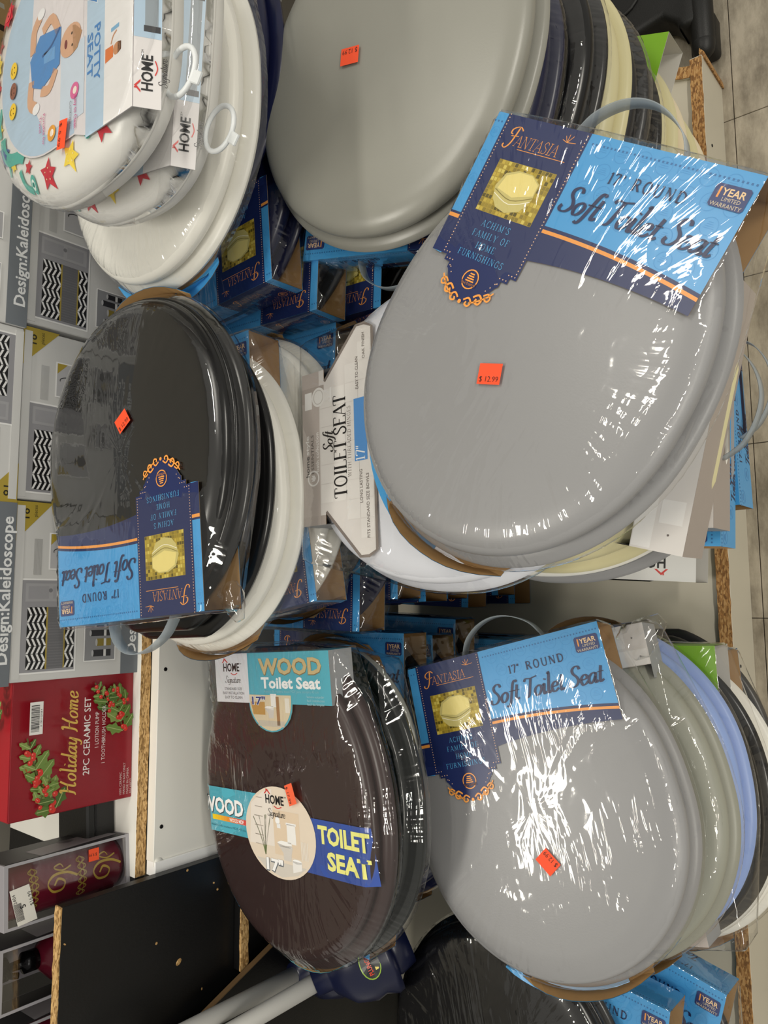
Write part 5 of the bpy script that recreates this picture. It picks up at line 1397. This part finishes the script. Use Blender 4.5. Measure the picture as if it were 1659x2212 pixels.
def potty_print():
    P = Print(); P.step = .0002
    P.xf = lambda x, y, h: (x, y, potty_h(min(.9999, max(.4801, math.hypot(x, y) / potty_rad(math.atan2(y, x))))) + h + .0012)
    RED, TEAL, YEL, BL = 'c8233a', '4fb3a5', 'f4d84a', '33599c'
    def at(deg, s): th = math.radians(deg); r = potty_rad(th) * s; return r * math.cos(th), r * math.sin(th)
    for deg, s, r, c, rot in ((-8, .86, .012, RED, .4), (12, .84, .011, YEL, .1), (-28, .80, .006, RED, .2), (-44, .84, .006, YEL, .8), (-58, .86, .012, BL, .3), (-70, .80, .005, YEL, .2), (-78, .88, .009, RED, .7), (-92, .80, .009, RED, .2), (-112, .86, .0075, RED, .1), (-140, .84, .006, TEAL, .2),
                              (158, .84, .012, YEL, .4), (178, .88, .008, YEL, .4), (35, .86, .010, RED, .9), (120, .86, .011, RED, .2), (100, .84, .007, YEL, 0), (80, .86, .009, BL, .1), (58, .84, .008, TEAL, .3)):
        star(P, *at(deg, s), r * 1.45, c, rot, .5)
    P.up()
    for deg, s in ((-8, .86), (12, .84), (158, .84)):
        x, y = at(deg, s)
        for k in range(5): P.disc(x + .006 * math.cos(k * 1.257 + .4), y + .006 * math.sin(k * 1.257 + .4), .0009, 'f3e5b0', n=6)
    # teal reptile curling along the ring
    body = [at(-64 + 3.2 * i, .80 + .05 * math.sin(i * .55)) for i in range(10)]
    P.stroke(body, .014, TEAL, k=3); P.stroke([at(-36, .84), at(-30, .92), at(-24, .94)], .007, TEAL, k=3); P.stroke([at(-50, .84), at(-47, .93)], .008, TEAL, k=1); P.stroke([at(-66, .82), at(-72, .80), at(-80, .74)], .007, TEAL, k=3)
    P.disc(*at(-22, .90), .0095, TEAL, .0062); P.up(); P.disc(*at(-22, .905), .0055, 'dff0ea', .0038); P.up(); P.disc(*at(-22, .905), .0025, '2e7f74', n=10)
    P.disc(*at(28, .80), .008, TEAL, .006); P.up(); P.disc(*at(28, .80), .004, 'dff0ea', n=10)
    for dg in (-9, -12, -15): P.disc(*at(dg - 2, .70), .0032, BL, .0022, n=10)
    # yellow and red small animals on the far side
    for deg, c in ((-102, YEL), (-168, YEL), (-126, RED), (140, YEL)):
        x, y = at(deg, .84)
        P.up(); star(P, x, y, .017, c, .2, .72, 8); P.up(); P.disc(x, y, .0095, 'f8e88a' if c == YEL else 'd84a50', n=14); P.up(); P.disc(x - .003, y + .002, .0012, '4a3020', n=6); P.disc(x + .003, y + .002, .0012, '4a3020', n=6)
    return P.build('ring_print', link_it=False, rough=.3)
ME_PP = potty_print()
def potty_card_print():
    P = Print(); P.xf = lambda x, y, h: (x, y, PCZ + h)
    LB, BLU = 'b7cfe4', '3f83c6'
    P.fan(PFR[:-0 or None], 'e4dfe2', (0, 0)); P.up()
    P.fan([(x * .985, y * .985) for x, y in PFR if y <= .05], LB, (0, -.05)); P.up()
    P.fan([(-.092, -.052), (.035, -.062), (.095, -.02), (.095, .055), (-.092, .055)], 'e6e1e4'); P.up()
    P.rect(-.128, .062, .128, .096, LB); P.rect(.020, .010, .100, .058, 'cfdcea'); P.up()
    P.text('Baby', -.050, .0765, .026, 'ffffff', .06, width=.094); P.up(); P.text('Baby', -.050, .0765, .026, BLU, .035, width=.092)
    P.text('POTTY', .048, .083, .0115, BLU, .015, width=.058); P.text('SEAT', .046, .0695, .0105, BLU, .015, width=.046)
    P.rect(-.128, .096, .128, PCY, 'eceaea'); P.up()
    home_logo(P, -.060, .126, .0140)
    # child figure with a toothbrush on the strip
    P.disc(.060, .118, .006, 'c98f66'); P.fan([(.054, .120), (.066, .120), (.064, .126), (.056, .126)], '5a3520'); P.fan([(.054, .112), (.066, .112), (.067, .098), (.053, .098)], 'e07a3a'); P.stroke([(.052, .108), (.045, .112), (.042, .118)], .002, 'c98f66')
    P.rect(.036, .108, .040, .122, '7fb4d8')
    # printed baby in a blue outfit sitting on a potty
    P.up(); sk, bl2 = 'dcae8e', '4f8fcf'
    P.disc(.012, .030, .017, sk, .021); P.fan([(.0, .040), (.012, .053), (.026, .044), (.028, .036), (-.002, .034)], 'c79a6c')
    P.fan([(-.012, .010), (.028, .008), (.040, -.030), (.030, -.052), (-.002, -.058), (-.022, -.036)], bl2)
    P.stroke([(-.010, .004), (-.030, -.010), (-.024, -.030)], .011, sk, k=4); P.stroke([(.030, .000), (.046, -.014), (.042, -.032)], .011, sk, k=4)
    P.stroke([(-.008, -.052), (-.032, -.050), (-.044, -.036)], .013, sk, k=4); P.stroke([(.022, -.054), (.046, -.056), (.056, -.044)], .013, sk, k=4); P.up()
    P.disc(.006, .033, .0016, '3a2a22', n=8); P.disc(.019, .034, .0016, '3a2a22', n=8); P.disc(.013, .021, .005, '7a2f30', .003, n=12); P.fan([(.004, -.002), (.018, -.002), (.014, -.026), (.002, -.026)], '6fa8de'); P.stroke([(-.012, .008), (.0, -.01), (.004, -.03)], .003, '2c5c98')
    P.disc(-.046, -.034, .006, 'f4f4f6', .008); P.disc(.058, -.042, .006, 'f4f4f6', .008)
    # round badges and small words
    for x, y, c in ((.070, .040, 'e06aa0'), (.098, -.006, 'e8a23c'), (-.085, .02, '6ab3d8')):
        P.disc(x, y, .0085, c); P.up(); P.disc(x, y + .001, .004, 'f8ece0', n=10); P.up()
    P.text('Easy to Clean', .094, .044, .0055, 'c24a86', .01, rot=0, width=.034); P.text('Comfortable', .094, .034, .004, '6a6a72', 0, width=.03)
    P.text('Portable for', .088, -.022, .005, 'c24a86', .0, width=.034); P.text('Travel', .080, -.030, .005, 'c24a86', 0, width=.018)
    P.text('Non slip handles', -.078, .000, .0048, 'c24a86', 0, width=.040); P.text('Standard sizes', -.078, -.008, .0048, 'c24a86', 0, width=.036); P.text('Cushioned', -.070, .038, .0048, 'c24a86', 0, width=.03)
    for k, (a, c) in enumerate(((-.02, 'e8c23c'), (.004, '8a5a4a'), (.028, 'e8c23c'))):
        P.disc(a + .012, -.096, .0095, c, .008); P.up(); P.disc(a + .009, -.094, .001, '3a2a20', n=6); P.disc(a + .015, -.094, .001, '3a2a20', n=6); P.stroke([(a + .008, -.099), (a + .012, -.101), (a + .016, -.099)], .001, '3a2a20')
    # sloped end panel
    dy, dz = .014, -.021; L = math.hypot(dy, dz); nh = Vector((0, -dz, dy)) / L
    P.xf = lambda u, v, h: (u, PCY + dy * v / L + nh.y * h, PCZ + dz * v / L + nh.z * h); P.lay = 0
    P.rect(-.128, 0, .060, L, LB); P.up(); P.rect(-.045, .010, .052, .022, '98a2aa'); P.up(); P.rect(.048, .009, .054, .024, '3c3c40'); P.rect(-.047, .009, -.043, .024, '3c3c40')
    P.text('Baby', -.098, .010, .010, BLU, .03, rot=math.pi, width=.04); P.text('POTTY SEAT', -.098, .024, .005, 'f4f6f8', .01, rot=math.pi, width=.05)
    home_logo(P, .094, .012, .0105, rot=math.pi, sign=False); P.glyphs('Signature', .092, .0265, .008, '2a2628', PEN, w=.09, rot=math.pi, shear=.15)
    return P.build('printing', link_it=False, rough=.3)
ME_PCP = potty_card_print()
def potty_film():
    n = 96; rings = []
    for k, s in enumerate((.05, .3, .5, .62, .72, .8, .87, .93, .97, 1.0, 1.012, 1.0)):
        r = []
        for j in range(n):
            th = 2 * math.pi * j / n; R = potty_rad(th) * s
            if s < .73: z = PCZ + .0012
            else: z = max(potty_h(min(.999, s)), 0) + .0022
            if s == 1.012: z = -.006
            if k == 11: z = -.022
            x, y = R * math.cos(th), R * math.sin(th)
            if y > .03 and s <= 1: z = max(z, PCZ + .0012 - 1.3 * max(0, y - PCY) - 1.2 * max(0, abs(x) - .128))
            z += .0012 * abs(noise.noise(Vector((th * 9, s * 4, 3))))
            r.append((x, y, z))
        rings.append(r)
    return loft_me('shrink_wrap', rings, cap1=False)
ME_PF = potty_film()
def potty(label, t, up, n, price=None, ringp=None):
    mw = pose(t, up, n)
    e = thing('potty_seat_pack', label, 'potty seat', group='baby potty seats on the white toilet seat', mw=mw)
    pad = link('padded_ring', ME_PAD, M_PAD, e); link('ring_print', ME_PP, None, pad); link('piping', ME_PSEAM, M_PAD, pad)
    c = link('label_card', ME_PC, None, e); link('printing', ME_PCP, None, c)
    link('shrink_wrap', ME_PF, M_FILMP, e)
    if price:
        l = local_at(mw, 141, 293, PCZ); q = local_at(mw, 139, 312, PCZ)
        sticker(e, l.x, l.y, PCZ + .0035, math.atan2(q.y - l.y, q.x - l.x), price, (.030, .017))
    # white hanging ring on its slotted tab
    inv = mw.inverted(); (px_, py_), (qx, qy), z = ringp
    a = inv @ pix(px_, py_, z); b = inv @ pix(qx, qy, z)
    R = .0235; nloc = inv.to_3x3() @ Vector((0, 0, 1))
    ux = (b - a).normalized(); uy = nloc.cross(ux)
    pts = [a + ux * R * math.cos(i * .2618) + uy * R * math.sin(i * .2618) for i in range(24)]
    hr = link('hanging_ring', tube_me('hanging_ring', pts, .0028, 8, closed=True, up=nloc), M_STRAPW, e)
    M = Matrix((ux, uy, nloc)).transposed().to_4x4(); M.translation = a + ux * (R + .006)
    tb_ = link('ring_tab', box_me('ring_tab', (-.006, -.006, -.002), (.008, .006, .002), .001), M_STRAPW, hr); tb_.matrix_local = M
    return e
potty('lower baby potty seat with starfish prints, sandwiched over the big white seat', (.604, .778, .985), (-.18, -.98, 0), (-.08, 0, 1), ringp=((474, 278), (494, 292), .972))
potty('uppermost baby potty seat with full baby picture card and orange price sticker', (.586, .746, 1.056), (-.03, -1, 0), (-.04, 0, 1), '$ 5.99', ringp=((390, 155), (418, 165), 1.040))

# ---------------------------------------------------------------- toilet plungers in the dark
M_PLN = mat('navy_rubber', '0f1534', .3, vary=.08)
M_PLW = mat('plunger_handle_white', 'c9c8c4', .45, vary=.02)
def plunger(label, base, tip, r=.0125):
    """cup mouth at base, handle running to tip"""
    base, tip = Vector(base), Vector(tip); ax = (tip - base).normalized(); L = (tip - base).length
    e = thing('toilet_plunger', label, 'plunger', base, group='plungers lying in the dark corner')
    e.rotation_mode = 'QUATERNION'; e.rotation_quaternion = Vector((0, 0, 1)).rotation_difference(ax)
    cup = link('rubber_cup', lathe_me('rubber_cup', [(.05, .0), (.07, .002), (.072, .012), (.064, .030), (.066, .045), (.055, .075), (.030, .098), (.022, .102), (.020, .125), (.001, .125)], 36), M_PLN, e)
    link('cup_flange', lathe_me('cup_flange', [(.040, -.030), (.046, -.030), (.052, -.004), (.050, .004), (.042, .004), (.040, -.030)], 36), M_PLN, cup)
    link('handle', lathe_me('handle', [(.001, .1255), (r, .1255), (r, L - .006), (r * .8, L), (.001, L)], 24), M_PLW, e)
    return e
pa, pb = pix(672, 2128, .545), pix(540, 2205, .62)
d = (pb - pa).normalized()
pl = plunger('navy rubber plunger, nearer white handle, with small printed label', pa - d * .130, pa + d * .29, .0135)
P = Print()
P.xf = lambda u, v, h: ((.0665 + h) * math.cos(u / .066 - 1.2), (.0665 + h) * math.sin(u / .066 - 1.2), v)
P.disc(0, .038, .024, '9ac23c', .016); P.up(); P.disc(0, .038, .022, '1c2226', .0145); P.up(); P.text('PLUNGER', 0, .041, .007, 'e8482c', .02, width=.032); P.rect(-.012, .028, .008, .033, 'e8d23a')
P.build('label_sticker', pl, .3)
pa2, pb2 = pix(630, 2110, .50), pix(440, 2208, .67)
d2 = (pb2 - pa2).normalized()
plunger('navy rubber plunger, farther white handle, mostly hidden', pa2 - d2 * .130, pa2 + d2 * .30, .0135)
